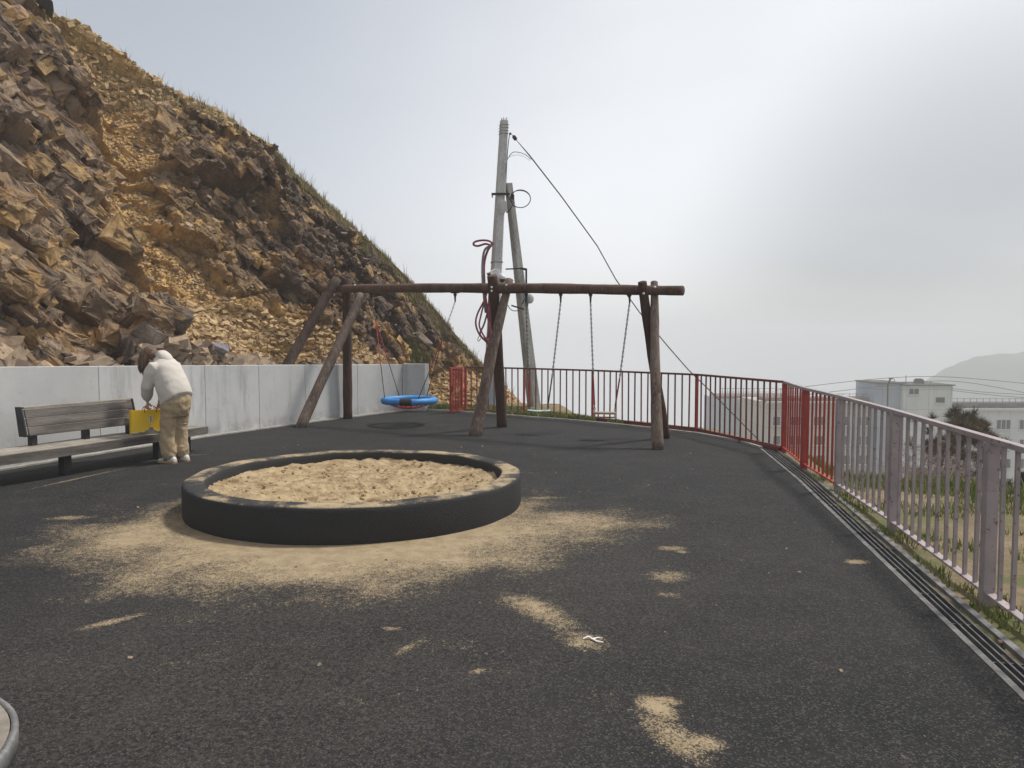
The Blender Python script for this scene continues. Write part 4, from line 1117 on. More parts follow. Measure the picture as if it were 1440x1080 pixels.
mb.build("clamp", 'dark_metal', up)
mb = MB(); p = P(708.5, 290, PD - .16); mb.box(p, (.15, .10, .24)); mb.box(p + Vector((-.02, 0, -.13)), (.1, .08, .05)); mb.box(p + Vector((0, -.055, 0)), (.12, .012, .2)); mb.build("junction_box", 'insul', up, bevel=.01)
# cctv cameras
def cctv(px, py, D, label):
    p = P(px, py, D); o = thing("security_camera", label, "security camera", p)
    return p, o
p, o = cctv(689.5, 385.5, PD - .25, "white bullet security camera with black lens on the pole")
rt = Matrix.Rotation(.5, 3, 'Z') @ Matrix.Rotation(-.45, 3, 'Y')
mb = MB(); mb.tube([p + rt @ Vector((-.02, 0, 0)), p + rt @ Vector((.17, 0, 0))], [.052, .048], 12); mb.box(p + rt @ Vector((.06, 0, .05)), (.24, .11, .015), rt); mb.build("housing", 'white_paint', o, smooth=False)
mb = MB(); mb.tube([p + rt @ Vector((-.06, 0, 0)), p + rt @ Vector((-.018, 0, 0))], [.05, .054], 12); mb.build("lens", 'black_plastic', o)
mb = MB(); mb.box(p + Vector((.17, .06, .0)), (.10, .10, .22)); mb.build("mount", 'white_paint', o, bevel=.01)
p, o = cctv(706.5, 392, PD - .3, "white dome security camera just above the beam")
mb = MB(); mb.tube([p + Vector((0, 0, -.01)), p + Vector((0, 0, .05)), p + Vector((0, 0, .085)), p + Vector((0, 0, .10))], [.075, .075, .055, .02], 16); mb.tube([p + Vector((0, 0, .07)), p + Vector((-.05, .1, .12)), p + Vector((-.05, .2, .12))], .022, 8); mb.build("housing", 'white_paint', o, smooth=True)
mb = MB(); mb.ball(p + Vector((0, 0, -.015)), (.066, .066, .075), 14, 8); mb.build("dome", 'black_plastic', o, smooth=True)
mb = MB(); mb.box(P(699, 392, PD - .2), (.22, .12, .10)); mb.box(P(707, 397, PD - .15), (.1, .1, .2)); mb.build("equipment_box", 'white_paint', up, bevel=.01)
# purple conduit coil
def curve(pp, D, r, name, mat, root, n=6, sub=5):
    q = [P(x, y, D + (i % 3) * .02) for i, (x, y) in enumerate(pp)]; out = []
    for i in range(len(q) - 1):
        a = q[max(i - 1, 0)]; b = q[i]; c = q[i + 1]; d = q[min(i + 2, len(q) - 1)]
        for k in range(sub):
            t = k / sub; out.append(.5 * ((2 * b) + (c - a) * t + (2 * a - 5 * b + 4 * c - d) * t * t + (3 * b - a - 3 * c + d) * t ** 3))
    out.append(q[-1]); mb = MB(); mb.tube(out, r, n); return mb.build(name, mat, root, smooth=True)
cc = P(684, 420, PD - .28)
cl = thing("cable_coil", "hanging coil of purple red corrugated conduit tied to the utility pole", "cable coil", cc)
curve([(692, 346), (683, 343), (672, 346), (666, 344), (668, 340), (678, 338), (688, 339), (694, 344)], PD - .22, .026, "loop", 'conduit', cl)
curve([(694, 341), (686, 352), (681, 370), (681, 395), (683, 420), (688, 450), (688, 475)], PD - .25, .030, "conduit", 'conduit', cl)
curve([(692, 345), (682, 351), (678.5, 370), (679, 400), (683, 440)], PD - .29, .028, "conduit", 'grey_cable', cl)
curve([(689, 395), (682, 420), (672, 440), (669, 455), (674, 470), (683, 480), (686, 484)], PD - .30, .024, "conduit", 'conduit', cl)
curve([(690, 390), (681, 425), (676, 445), (674, 458), (679, 470), (686, 480)], PD - .34, .022, "conduit", 'conduit', cl)
curve([(688, 395), (687, 430), (681, 455), (675, 470), (684, 476), (690, 455), (688, 430), (692, 400)], PD - .32, .024, "conduit", 'conduit', cl)
curve([(686, 400), (690, 425), (691, 450), (688, 482), (683, 500), (681, 520), (680, 545), (679, 560)], PD - .27, .027, "conduit", 'conduit', cl)
curve([(694, 400), (686, 440), (690, 470), (686, 484)], PD - .36, .024, "conduit", 'conduit', cl)
curve([(676, 470), (672, 476), (673, 480), (676, 476)], PD - .36, .008, "tie", 'cable', cl, 5)
# wires at the top
wc = P(733, 280, PD)
wcoil = thing("wire_coil", "round coil of thin black wire sticking out right of the pole", "wire coil", wc)
def circ(cx, cy, rx, ry, a0, a1, n=16): return [(cx + rx * math.cos(R(a0 + (a1 - a0) * i / n)), cy + ry * math.sin(R(a0 + (a1 - a0) * i / n))) for i in range(n + 1)]
curve(circ(732, 279.5, 14, 12.5, 200, 560), PD - .1, .011, "wire", 'cable', wcoil, 5, 2)
curve(circ(731, 280, 15, 12, 215, 500), PD - .14, .008, "wire", 'cable', wcoil, 5, 2)
curve([(712, 272), (717, 281), (722, 285), (717, 295), (712, 299)], PD - .1, .012, "wire", 'cable', wcoil, 5)
cb = thing("overhead_cable", "black overhead cable running from the pole top down to the right", "cable", P(722, 190, PD))
A_ = P(718, 187, PD - .05); Bm = P(752, 230, PD + 2); Cn = P(1150, 706, 46)
mb = MB(); n = 40; pts = [lerp(A_, Cn, t / n) + Vector((0, 0, -.55 * math.sin(math.pi * (t / n)) * 1.0)) for t in range(n + 1)]
def cablepts():
    out = []
    for px, py in ((718, 187), (727, 198), (745, 219), (790, 277), (840, 346), (866, 393), (900, 440), (940, 488), (968, 520), (1000, 551), (1068, 620), (1150, 704)):
        t = (px - 718) / 432; out.append(P(px, py, PD - .05 + 24 * t))
    return out
pts = cablepts()
mb = MB(); mb.tube(pts, [.006, .008] + [.017 + .001 * i for i in range(len(pts) - 2)], 6); mb.build("cable", 'cable', cb, smooth=True)
mb = MB(); p, q = P(721.5, 190.5, PD), P(726, 197, PD + .1); mb.tube([p, lerp(p, q, .2), lerp(p, q, .8), q], [.01, .045, .045, .015], 8); mb.ball(P(717.5, 188, PD), .03, 8, 6); mb.build("insulator", 'black_plastic', cb)
curve([(712, 270), (711.5, 240), (713, 226), (720, 215), (728, 214), (738, 217), (747, 224)], PD - .1, .008, "drop_wire", 'cable', cb, 5)
curve([(712, 260), (712, 235), (715, 222), (724, 218), (734, 219), (746, 226)], PD - .13, .005, "drop_wire", 'insul', cb, 5)
curve([(717, 187), (715, 200), (713, 225), (711.5, 260)], PD - .1, .010, "drop_wire", 'cable', cb, 5)
# bracket and lamp on brace
lb = thing("wire_bracket", "black angled bracket with grey disc insulator on the brace pole", "bracket", P(740, 400, PD + .3))
mb = MB()
mb.bar(P(711, 378.5, PD + .1), P(733, 377.5, PD + .1), .03, .03); mb.bar(P(732, 377.5, PD + .1), P(741, 379, PD + .1), .05, .05); mb.bar(P(740, 378.5, PD + .1), P(740, 401, PD + .1), .045, .045, (1, 0, 0))
mb.bar(P(719, 429.5, PD + .1), P(737, 435, PD + .1), .035, .035); mb.build("arm", 'dark_metal', lb)
mb = MB(); p = P(745, 420, PD + .25); mb.ball(p, (.10, .05, .12), 14, 10); mb.build("disc", 'insul', lb, smooth=True)
mb = MB(); mb.tube([P(739, 412, PD + .1), P(741, 424, PD + .1), P(741, 432, PD + .1)], [.05, .045, .03], 8); mb.tube([P(736, 412, PD + .05), P(738, 420, PD), P(734, 428, PD)], .02, 6); mb.build("insulator", 'iron', lb)
curve([(714, 429), (717, 434), (722, 437), (730, 437)], PD, .01, "wire", 'cable', lb, 5)

# ------------------------------------------------------------------ bench
BZ = .35
bf = [G(x, y, BZ).to_2d() for x, y in ((-60, 650), (0, 641.5), (91, 629.5), (222, 610.5), (293, 599.5))]
bn = thing("bench", "long grey plank bench on black legs with a short plank backrest", "bench", (bf[2].x, bf[2].y, 0))
def boff(w): return [p + Vector((-1, 0)) * 0 + (lambda d: Vector((-d.y, d.x)))((bf[min(i + 1, 4)] - bf[max(i - 1, 0)]).normalized()) * w for i, p in enumerate(bf)]
def bstrip(w0, w1, z0, z1, nm, mt, i0=0, i1=4, bev=.004):
    A_, B_ = boff(w0), boff(w1); mb = MB()
    ringA = []
    for i in range(i0, i1 + 1):
        ringA.append([Vector((A_[i].x, A_[i].y, z0)), Vector((A_[i].x, A_[i].y, z1)), Vector((B_[i].x, B_[i].y, z1)), Vector((B_[i].x, B_[i].y, z0))])
    mb.loft(ringA); return mb.build(nm, mt, bn, bevel=bev)
bstrip(0, .045, BZ - .105, BZ - .0, "front_board", 'plank')
for k in range(4): bstrip(.05 + k * .125, .05 + k * .125 + .118, BZ - .035, BZ + .004 * (k % 2), "seat_plank", 'plank_top')
bstrip(.03, .53, BZ - .10, BZ - .04, "seat_frame", 'dark_metal', bev=0)
bstrip(.555, .60, BZ - .105, BZ, "rear_board", 'plank')
for px, py in ((92, 667.5), (223, 645)):
    p = G(px, py); mb = MB(); mb.box((p.x, p.y, (BZ - .105) / 2), (.10, .10, BZ - .10), Matrix.Rotation(-.35, 3, 'Z')); mb.build("leg", 'dark_metal', bn, bevel=.004)
for i, w in ((0, .2), (4, .15)):
    p = boff(w)[i]; 
    if i == 4: p = p - (bf[4] - bf[3]).normalized() * .3
    mb = MB(); mb.box((p.x, p.y, (BZ - .105) / 2), (.10, .10, BZ - .10), Matrix.Rotation(-.35, 3, 'Z')); mb.build("leg", 'dark_metal', bn, bevel=.004)
# backrest
ba0 = P(40, 612, 8.95); ba1 = P(190, 600, 10.25)
a2 = ba0.to_2d(); b2 = ba1.to_2d()
d = (b2 - a2).normalized(); nrm = Vector((d.y, -d.x))
for k in range(3):
    z0 = .475 + k * .104; back = -.030 * k
    mb = MB(); a_ = a2 + nrm * back; b_ = b2 + nrm * back
    mb.bar((a_.x, a_.y, z0 + .048), (b_.x, b_.y, z0 + .048),   .028, .1025, (nrm.x * -.28, nrm.y * -.28, 1)); mb.build("back_plank", 'plank', bn, bevel=.004)
mb = MB(); a_ = a2 + nrm * -.125; b_ = b2 + nrm * -.125
mb.bar((a_.x, a_.y, .800), (b_.x, b_.y, .800), .12, .026); mb.build("back_cap", 'plank_top', bn, bevel=.004)
for s, p in ((-1, a2), (1, b2)):
    mb = MB(); q = p + d * s * .018; f_ = q + nrm * .018; r1 = q - nrm * .06; r2 = q - nrm * .18; f2_ = q - nrm * .07
    e_ = d * s * .018
    prof_ = [(f_, .465), (r1 - nrm * .06, .465), (r2, .812), (f2_, .812)]
    vs = [Vector((v.x, v.y, z)) for v, z in prof_] + [Vector((v.x + e_.x, v.y + e_.y, z)) for v, z in prof_]
    mb.add(vs, [(0, 1, 2, 3), (7, 6, 5, 4), (0, 4, 5, 1), (1, 5, 6, 2), (2, 6, 7, 3), (3, 7, 4, 0)]); mb.build("end_plate", 'dark_metal', bn)
for t in (.05, .52, .96):
    p = lerp(a2, b2, t) - nrm * .04; mb = MB(); mb.box((p.x, p.y, (BZ + .47) / 2), (.07, .07, .47 - BZ + .02), Matrix.Rotation(-.35, 3, 'Z')); mb.build("back_support", 'dark_metal', bn)

# ------------------------------------------------------------------ round seat at lower left
rc = Vector((-1.957, 1.946)); RZ = .45
rs_ = thing("round_bench", "round plank seat with a steel rim at the lower left corner", "round seat", (rc.x, rc.y, 0))
RR = .56
for k in range(8):
    a0, a1 = 2 * math.pi * k / 8 + .06, 2 * math.pi * (k + 1) / 8 + .06; mb = MB()
    a1 -= .008
    arc = [(rc.x + (RR - .02) * math.cos(a), rc.y + (RR - .02) * math.sin(a)) for a in [lerp(a0, a1, t / 8) for t in range(9)]]
    inn = [(rc.x + .08 * math.cos(a), rc.y + .08 * math.sin(a)) for a in (a1, a0)]
    mb.prism(arc + inn, RZ - .035, RZ); mb.build("seat_plank", 'plank_top', rs_, bevel=.003)
mb = MB(); rg = []
for i in range(65):
    a = 2 * math.pi * i / 64; rg.append([Vector((rc.x + r_ * math.cos(a), rc.y + r_ * math.sin(a), z)) for r_, z in ((RR - .017, RZ - .06), (RR, RZ - .06), (RR + .002, RZ - .004), (RR - .004, RZ + .003), (RR - .017, RZ + .003))])
mb.loft(rg, False); mb.build("rim", 'steel', rs_, smooth=True)
mb = MB(); mb.tube([(rc.x, rc.y, -.02), (rc.x, rc.y, .02), (rc.x, rc.y, .03), (rc.x, rc.y, RZ - .06), (rc.x, rc.y, RZ - .036)], [.2, .2, .06, .06, .3], 20); mb.build("pedestal", 'dark_metal', rs_)

# ------------------------------------------------------------------ person
pc = G(247.5, 649.5); pf = Vector((-.93, .366, 0)).normalized(); pr_ = Vector((-pf.y, pf.x, 0)) * -1     # forward, right-hand side
def pl(s, l, z): return Vector((pc.x, pc.y, 0)) + pf * s + pr_ * l + Vector((0, 0, z))
per = thing("person", "person in a cream hoodie and baggy khaki trousers bending over a yellow bag", "person", (pc.x, pc.y, 0))
def skinned(name, chains, mat, parent, sub=2, root_i=0):
    verts, edges, rad = [], [], []; key = {}
    for ch in chains:
        prev = None
        for p, r in ch:
            k_ = tuple(round(c, 4) for c in p)
            if k_ not in key: key[k_] = len(verts); verts.append(Vector(p)); rad.append(r)
            i = key[k_]
            if prev is not None and prev != i: edges.append((prev, i))
            prev = i
    me = bpy.data.meshes.new(name); me.from_pydata([tuple(v - ORG[parent]) for v in verts], edges, [])
    me.materials.append(M[mat]); o = bpy.data.objects.new(name, me); COL.objects.link(o); o.parent = parent; ORG[o] = ORG[parent]
    m_ = o.modifiers.new('skin', 'SKIN'); m_.use_smooth_shade = True; m_.branch_smoothing = .6
    me.skin_vertices or me.attributes
    for i, r in enumerate(rad):
        r = r if isinstance(r, tuple) else (r, r); me.skin_vertices[0].data[i].radius = r; me.skin_vertices[0].data[i].use_root = (i == root_i)
    o.modifiers.new('sub', 'SUBSURF').levels = sub; o.modifiers['sub'].render_levels = sub
    return o
# skeleton points
pelv = pl(-.04, 0, .84); chest = pl(.10, 0, 1.15); neck = pl(.215, 0, 1.335); head_c = pl(.385, 0, 1.375)
LS, RS_ = pl(.16, -.17, 1.25), pl(.16, .17, 1.25)
LE, RE = pl(.25, -.20, 1.0), pl(.25, .20, 1.0)
LW, RW = pl(.375, -.085, .80), pl(.36, .10, .80)
body = [[(pelv, .11), (pl(.02, 0, .98), .10), (chest, .115), (pl(.17, 0, 1.27), .07), (neck, .05), (pl(.30, 0, 1.355), .052)],
        [(chest, .115), (LS, .05), (lerp(LS, LE, .5), .042), (LE, .036), (lerp(LE, LW, .5), .032), (LW, .022)],
        [(chest, .115), (RS_, .05), (lerp(RS_, RE, .5), .042), (RE, .036), (lerp(RE, RW, .5), .032), (RW, .022)]]
for s in (-1, 1):
    hip = pl(-.04, s * .09, .80); kn = pl(.01, s * .092, .45); an = pl(-.01, s * .095, .09)
    body.append([(pelv, .11), (hip, .085), (lerp(hip, kn, .5), .062), (kn, .045), (lerp(kn, an, .4), .043), (an, .032), (pl(.05, s * .11, .045), .03), (pl(.13, s * .115, .035), .024)])
# hands: palm then five fingers curled round the bag handle
def hand(Wp, side):
    down = (Vector((0, 0, -1)) + pf * .15).normalized(); across = pf if side < 0 else pf
    palm = Wp + down * .05
    ch = [[(Wp, .022), (palm, (.030, .018))]]
    for k in range(4):
        L = (.034, .038, .036, .028)[k]; o_ = across * (-.026 + .0175 * k)
        k0 = palm + o_ + down * .028; inward = pr_ * (1 if side < 0 else -1)
        k1 = k0 + (down * .9 + inward * .35) * L; k2 = k1 + (down * .15 + inward * 1.0) * L * .75; k3 = k2 + (down * -.75 + inward * .35) * L * .6
        ch.append([(palm, (.030, .018)), (k0, .0095), (k1, .009), (k2, .0082), (k3, .0072)])
    inward = pr_ * (1 if side < 0 else -1)
    t0 = palm + across * -.02 + inward * .018 - down * .01; t1_ = t0 + inward * .025 + down * .02; t2_ = t1_ + down * .026 + inward * .006
    ch.append([(palm, (.030, .018)), (t0, .012), (t1_, .0105), (t2_, .009)])
    return ch
body += hand(LW, -1) + hand(RW, 1)
bo = skinned("body", body, 'skin', per)
# head
def headmesh():
    mb = MB(); rot = Matrix.Rotation(0, 3, 'Z')
    fwd = (pf * .62 + Vector((0, 0, -.78))).normalized()      # where the face looks
    upv = (pf * .78 + Vector((0, 0, .62))).normalized(); side = pr_
    rg = []
    # profile rings from chin to crown in head space (u up, f forward centre, half width, half depth front, back)
    for u_, fc, w_, df, db in ((-.115, .045, .022, .022, .03), (-.105, .04, .040, .035, .05), (-.08, .03, .055, .05, .07), (-.045, .018, .066, .068, .085), (-.005, .008, .072, .078, .098), (.03, .0, .075, .080, .105), (.065, -.006, .073, .074, .100), (.095, -.012, .060, .058, .080), (.113, -.016, .036, .034, .048), (.119, -.018, .010, .010, .014)):
        ring = []
        for q in range(20):
            a = 2 * math.pi * q / 20; cf = math.cos(a); sf = math.sin(a); dd_ = (df if cf > 0 else db) * cf
            bump_ = 0
            if abs(sf) < .32 and cf > 0: bump_ = {-.045: .020, -.005: .010, -.08: .006, -.105: .006}.get(u_, 0)     # nose, lips, chin
            if .25 < abs(sf) < .7 and cf > 0 and u_ in (-.005,): bump_ = -.008                                       # eye sockets
            ring.append(head_c + upv * u_ + fwd * (fc + dd_ + bump_) + side * w_ * sf)
        rg.append(ring)
    mb.loft(rg)
    for s in (-1, 1): mb.ball(head_c + side * s * .075 + upv * -.01 + fwd * -.01, (.012, .02, .03), 8, 6)
    for s in (-1, 1): mb.ball(head_c + side * s * .030 + upv * .0 + fwd * .078, (.011, .011, .011), 8, 6)
    return mb, fwd, upv, side
hb, fwd, upv, side = headmesh()
# the head joins the body mesh's neck: same thing, skin surface
ho = hb.build("head", 'skin', per, smooth=True)
# hair: cap plus hanging strands
mb = MB(); k = random.Random(5)
mb.ball(head_c - fwd * .055 - upv * .035, (.085, .088, .075), 16, 10)
rg = []
for u_, fc, w_, df, db in ((-.02, -.035, .088, .03, .088), (.03, -.012, .093, .088, .115), (.07, -.014, .091, .094, .114), (.10, -.016, .077, .078, .096), (.125, -.018, .05, .05, .062), (.136, -.018, .012, .012, .016)):
    rg.append([head_c + upv * u_ + fwd * (fc + (df if math.cos(a) > 0 else db) * math.cos(a)) + side * w_ * math.sin(a) for a in [2 * math.pi * q / 24 for q in range(24)]])
mb.loft(rg)
for i in range(560):
    a = k.uniform(-2.5, 2.5); a = math.copysign(abs(a), a)
    st = head_c + upv * k.uniform(.0, .10) + fwd * (.0 + .088 * math.cos(a)) + side * .090 * math.sin(a)
    if math.cos(a) > .93: continue
    L = k.uniform(.12, .215); out = (side * math.sin(a) * .25 + fwd * math.cos(a) * .12)
    p1 = st + out * .05 + Vector((0, 0, -L * .35)) + pf * .01; p2 = p1 + Vector((k.uniform(-.01, .01), k.uniform(-.01, .01), -L * .35)) + pf * .008; p3 = p2 + Vector((k.uniform(-.012, .012), k.uniform(-.012, .012), -L * .33)) - side * math.sin(a) * .012
    mb.tube([st, p1, p2, p3], [.010, .011, .009, .002], 5)
mb.build("hair", 'hair', per, smooth=True)
# hoodie
def organic(mb, name, mat, vox, smooth_it=6, disp=None):
    o = mb.build(name, mat, per, smooth=True)
    m_ = o.modifiers.new('remesh', 'REMESH'); m_.mode = 'VOXEL'; m_.voxel_size = vox; m_.use_smooth_shade = True
    m_ = o.modifiers.new('smooth', 'SMOOTH'); m_.iterations = smooth_it; m_.factor = .6
    if disp:
        tx = bpy.data.textures.new(name, 'CLOUDS'); tx.noise_scale = disp[0]; tx.noise_depth = 2
        m_ = o.modifiers.new('folds', 'DISPLACE'); m_.texture = tx; m_.strength = disp[1]; m_.mid_level = .5; m_.texture_coords = 'LOCAL'
    return o
mb = MB(); rg = []
for s_c, z_c, hw, hd, tl in ((-.05, .80, .215, .170, -33), (-.045, .82, .235, .205, -33), (-.015, .92, .245, .200, -30), (.03, 1.03, .245, .190, -27), (.08, 1.13, .235, .178, -30), (.125, 1.22, .225, .155, -34), (.165, 1.285, .185, .125, -38), (.20, 1.335, .12, .09, -42), (.23, 1.365, .075, .07, -45)):
    axu = (Vector((0, 0, 1)) * math.cos(R(tl)) + pf * -math.sin(R(tl))); fd = (pf * math.cos(R(tl)) + Vector((0, 0, 1)) * math.sin(R(tl)))
    rg.append([pl(s_c, 0, z_c) + pr_ * hw * .92 * math.sin(a) * (1 + .03 * math.sin(5 * a)) + fd * hd * math.cos(a) for a in [2 * math.pi * q / 28 for q in range(28)]])
mb.loft(rg)
for Sh, El, Wr, sd in ((LS, LE, LW, -1), (RS_, RE, RW, 1)):
    cuff = lerp(El, Wr, .93)
    mb.tube([pl(.13, sd * .09, 1.24), Sh + Vector((0, 0, -.02)), lerp(Sh, El, .35), lerp(Sh, El, .7), El, lerp(El, Wr, .35), lerp(El, Wr, .65), lerp(El, Wr, .82), cuff], [.09, .098, .092, .084, .078, .072, .064, .054, .040], 18)
# hood lying behind the neck
ang = math.atan2(pf.y, pf.x); rh = Matrix.Rotation(ang, 3, 'Z') @ Matrix.Rotation(R(38), 3, 'Y')
rh2 = Matrix.Rotation(ang, 3, 'Z') @ Matrix.Rotation(R(-42), 3, 'Y')
organic(mb, "hoodie", 'hoodie', .010, 4, (.20, .028))
mb = MB(); mb.ball(pl(.145, 0, 1.375), (.125, .098, .066), 18, 12, rh2)
torusc = pl(.215, 0, 1.345)
rg = []
for i in range(25):
    a = 2 * math.pi * i / 24; c_t = torusc + (rh @ Vector((.075 * math.cos(a), .088 * math.sin(a), .0))); rr_ = .024
    rad_ = (rh @ Vector((math.cos(a), math.sin(a), 0))); upn = rh @ Vector((0, 0, 1))
    rg.append([c_t + rad_ * rr_ * math.cos(b) + upn * rr_ * math.sin(b) for b in [2 * math.pi * q / 10 for q in range(10)]])
mb.loft(rg, False)
mb.ball(pl(.215, 0, 1.395), (.05, .078, .045), 14, 10, rh2)
organic(mb, "hood", 'hoodie', .008, 5, (.12, .02))
mb = MB()
for Sh, El in ((LS, LE), (RS_, RE)):
    c_s = lerp(Sh + Vector((0, 0, -.02)), El, .22); dd2 = (El - Sh).normalized(); mb.tube([c_s - dd2 * .004, c_s, c_s + dd2 * .004], [.094, .0965, .094], 24)
mb.build("sleeve_seam", 'hoodie', per, smooth=True)
# trousers
mb = MB(); rg = []
for s_c, z_c, hw, hd in ((-.02, .60, .16, .12), (-.02, .70, .195, .165), (-.03, .80, .20, .17), (-.045, .90, .185, .155), (-.03, .98, .16, .13)):
    rg.append([pl(s_c, 0, z_c) + pr_ * hw * math.sin(a) + pf * hd * math.cos(a) for a in [2 * math.pi * q / 24 for q in range(24)]])
mb.loft(rg)
for sd in (-1, 1):
    off = .02 if sd < 0 else -.01
    ptsl = [pl(-.02 + off, sd * .085, .74), pl(.0 + off, sd * .09, .60), pl(.015 + off, sd * .092, .47), pl(.025 + off, sd * .095, .34), pl(.02 + off, sd * .095, .22), pl(.0 + off, sd * .095, .13), pl(-.01 + off, sd * .095, .075), pl(-.01 + off, sd * .095, .055)]
    mb.tube(ptsl, [.112, .102, .095, .096, .100, .094, .074, .064], 20)
organic(mb, "trousers", 'trousers', .011, 3, (.085, .030))
mb = MB()
for sd in (-1, 1):
    off = .02 if sd < 0 else -.01
    c_k = pl(.012 + off, sd * .092, .50); mb.tube([c_k + Vector((0, 0, -.006)), c_k, c_k + Vector((0, 0, .006))], [.099, .101, .099], 24)
mb.build("knee_seam", 'trousers', per, smooth=True)
# shoes with three stripes
for sd in (-1, 1):
    off = .0 if sd < 0 else -.03
    def sp_(s, l, z): return pl(s + off, sd * .095 + l, z)
    mb = MB(); rg = []
    for s, hw, zt in ((-.09, .025, .06), (-.075, .036, .085), (-.03, .041, .098), (.03, .042, .098), (.08, .046, .078), (.13, .048, .062), (.17, .042, .052), (.192, .022, .040)):
        rg.append([sp_(s, hw * math.cos(a), .022 + (zt - .022) * max(0, math.sin(a)) ** .8) if math.sin(a) >= 0 else sp_(s, hw * math.cos(a), .022 + .008 * math.sin(a)) for a in [2 * math.pi * q / 16 for q in range(16)]])
    mb.loft(rg); sh = mb.build("shoe", 'shoe', per, smooth=True)
    mb = MB(); out = []
    for s, hw in ((-.095, .026), (-.08, .038), (-.03, .043), (.03, .044), (.08, .048), (.13, .050), (.172, .044), (.196, .022)): out.append((s, hw))
    polyp = [sp_(s, hw, 0) for s, hw in out] + [sp_(s, -hw, 0) for s, hw in reversed(out)]
    mb.prism([(q.x, q.y) for q in polyp], .0, .024); so_ = mb.build("sole", 'gum', sh)
    for j, s in enumerate((.012, .036, .060)):
        mb = MB()
        for l_s in (-1, 1):
            a_ = sp_(s + .01, l_s * .0475, .030); b_ = sp_(s - .012, l_s * .036, .082); mb.bar(a_, b_, .010, .006, pr_)
        mb.build("stripe", 'ink', sh)

# ------------------------------------------------------------------ yellow bag
bgc = G(206, 610.5, BZ + .002) + Vector((0, .10, 0))
wv_ = Vector((.80, .60, 0)).normalized(); dv_ = Vector((-wv_.y, wv_.x, 0)); bw, bd, bh = .47, .13, .31
bg = thing("gift_bag", "bright yellow gift bag with white label and grey printed base standing on the bench", "bag", (bgc.x, bgc.y, BZ + .004))
rotb = Matrix((wv_, dv_, Vector((0, 0, 1)))).transposed()
def bpnt(a, b, c): return Vector((bgc.x, bgc.y, BZ + .006)) + wv_ * a + dv_ * b + Vector((0, 0, c))
mb = MB(); t_ = .004
mb.box(bpnt(0, -bd / 2, bh / 2), (bw, t_, bh), rotb); mb.box(bpnt(0, bd / 2, bh / 2), (bw, t_, bh), rotb)
for s in (-1, 1):     # gusset folded inwards
    mb.add([bpnt(s * bw / 2, -bd / 2, 0), bpnt(s * (bw / 2 - .028), 0, 0), bpnt(s * bw / 2, bd / 2, 0), bpnt(s * bw / 2, -bd / 2, bh), bpnt(s * (bw / 2 - .028), 0, bh), bpnt(s * bw / 2, bd / 2, bh)], [(0, 1, 4, 3), (1, 2, 5, 4)])
mb.box(bpnt(0, 0, .003), (bw - .004, bd - .01, .004), rotb); mb.build("bag_body", 'bag', bg)
fy = -bd / 2 - .003
def flat(ptsl, y, th=.0015):
    mb = MB(); n = len(ptsl); mb.add([bpnt(a, y, c) for a, c in ptsl] + [bpnt(a, y - th, c) for a, c in ptsl], [tuple(range(n - 1, -1, -1)), tuple(range(n, 2 * n))] + [(i, (i + 1) % n, n + (i + 1) % n, n + i) for i in range(n)]); return mb
hwb = bw / 2
flat([(-hwb, .002), (hwb, .002), (hwb, .034), (.17, .030), (.14, .050), (.09, .034), (.055, .050), (.03, .062), (.028, .088), (-.028, .088), (-.032, .062), (-.065, .052), (-.11, .030), (-.15, .046), (-.19, .026), (-hwb, .034)], fy - .0002, .0012).build("printed_hills", 'bag_trim', bg)
flat([(-hwb, .002), (hwb, .002), (hwb, .018), (.16, .014), (.12, .030), (.08, .022), (.05, .042), (.028, .056), (.022, .082), (-.022, .082), (-.028, .056), (-.055, .044), (-.09, .020), (-.13, .028), (-.17, .012), (-hwb, .018)], fy - .0016, .0012).build("printed_hills", 'bag_art', bg)
lb_ = flat([(-.018 + .036 * .5 * (1 + math.cos(a)) if False else .018 * math.copysign(abs(math.cos(a)) ** .35, math.cos(a)), .19 + .052 * math.copysign(abs(math.sin(a)) ** .35, math.sin(a))) for a in [2 * math.pi * q / 28 for q in range(28)]], fy - .0002, .002).build("label_patch", 'bag_label', bg)
mb = MB()
for i, z in enumerate((.224, .203, .183, .162)):       # four small characters, one under another
    s_ = .0085; y_ = fy - .003
    def st_(a0, c0, a1, c1, w=.0030): mb.bar(bpnt(a0, y_, z + c0), bpnt(a1, y_, z + c1), w, .001, -dv_)
    st_(-s_, .006, s_, .006); st_(0, .008, 0, -.008)
    if i % 2 == 0: st_(-s_, -.001, s_, -.001); st_(-s_, -.008, s_, -.008)
    else: st_(-.002, 0, -s_, -.008); st_(.002, 0, s_, -.008); st_(-s_ * .7, .001, s_ * .7, .001)
mb.build("characters", 'ink', bg)
for y in (-bd / 2, bd / 2):
    mb = MB(); s_ = -.006 if y < 0 else .006
    mb.tube([bpnt(-.075, y + s_, bh - .03), bpnt(-.075, y + s_ * .5, bh + .0), bpnt(-.06, y * .4, bh + .045), bpnt(-.02, y * .2, bh + .062), bpnt(.02, y * .2, bh + .062), bpnt(.06, y * .4, bh + .045), bpnt(.075, y + s_ * .5, bh), bpnt(.075, y + s_, bh - .03)], .005, 6); mb.build("handle", 'red_rope', bg, smooth=True)

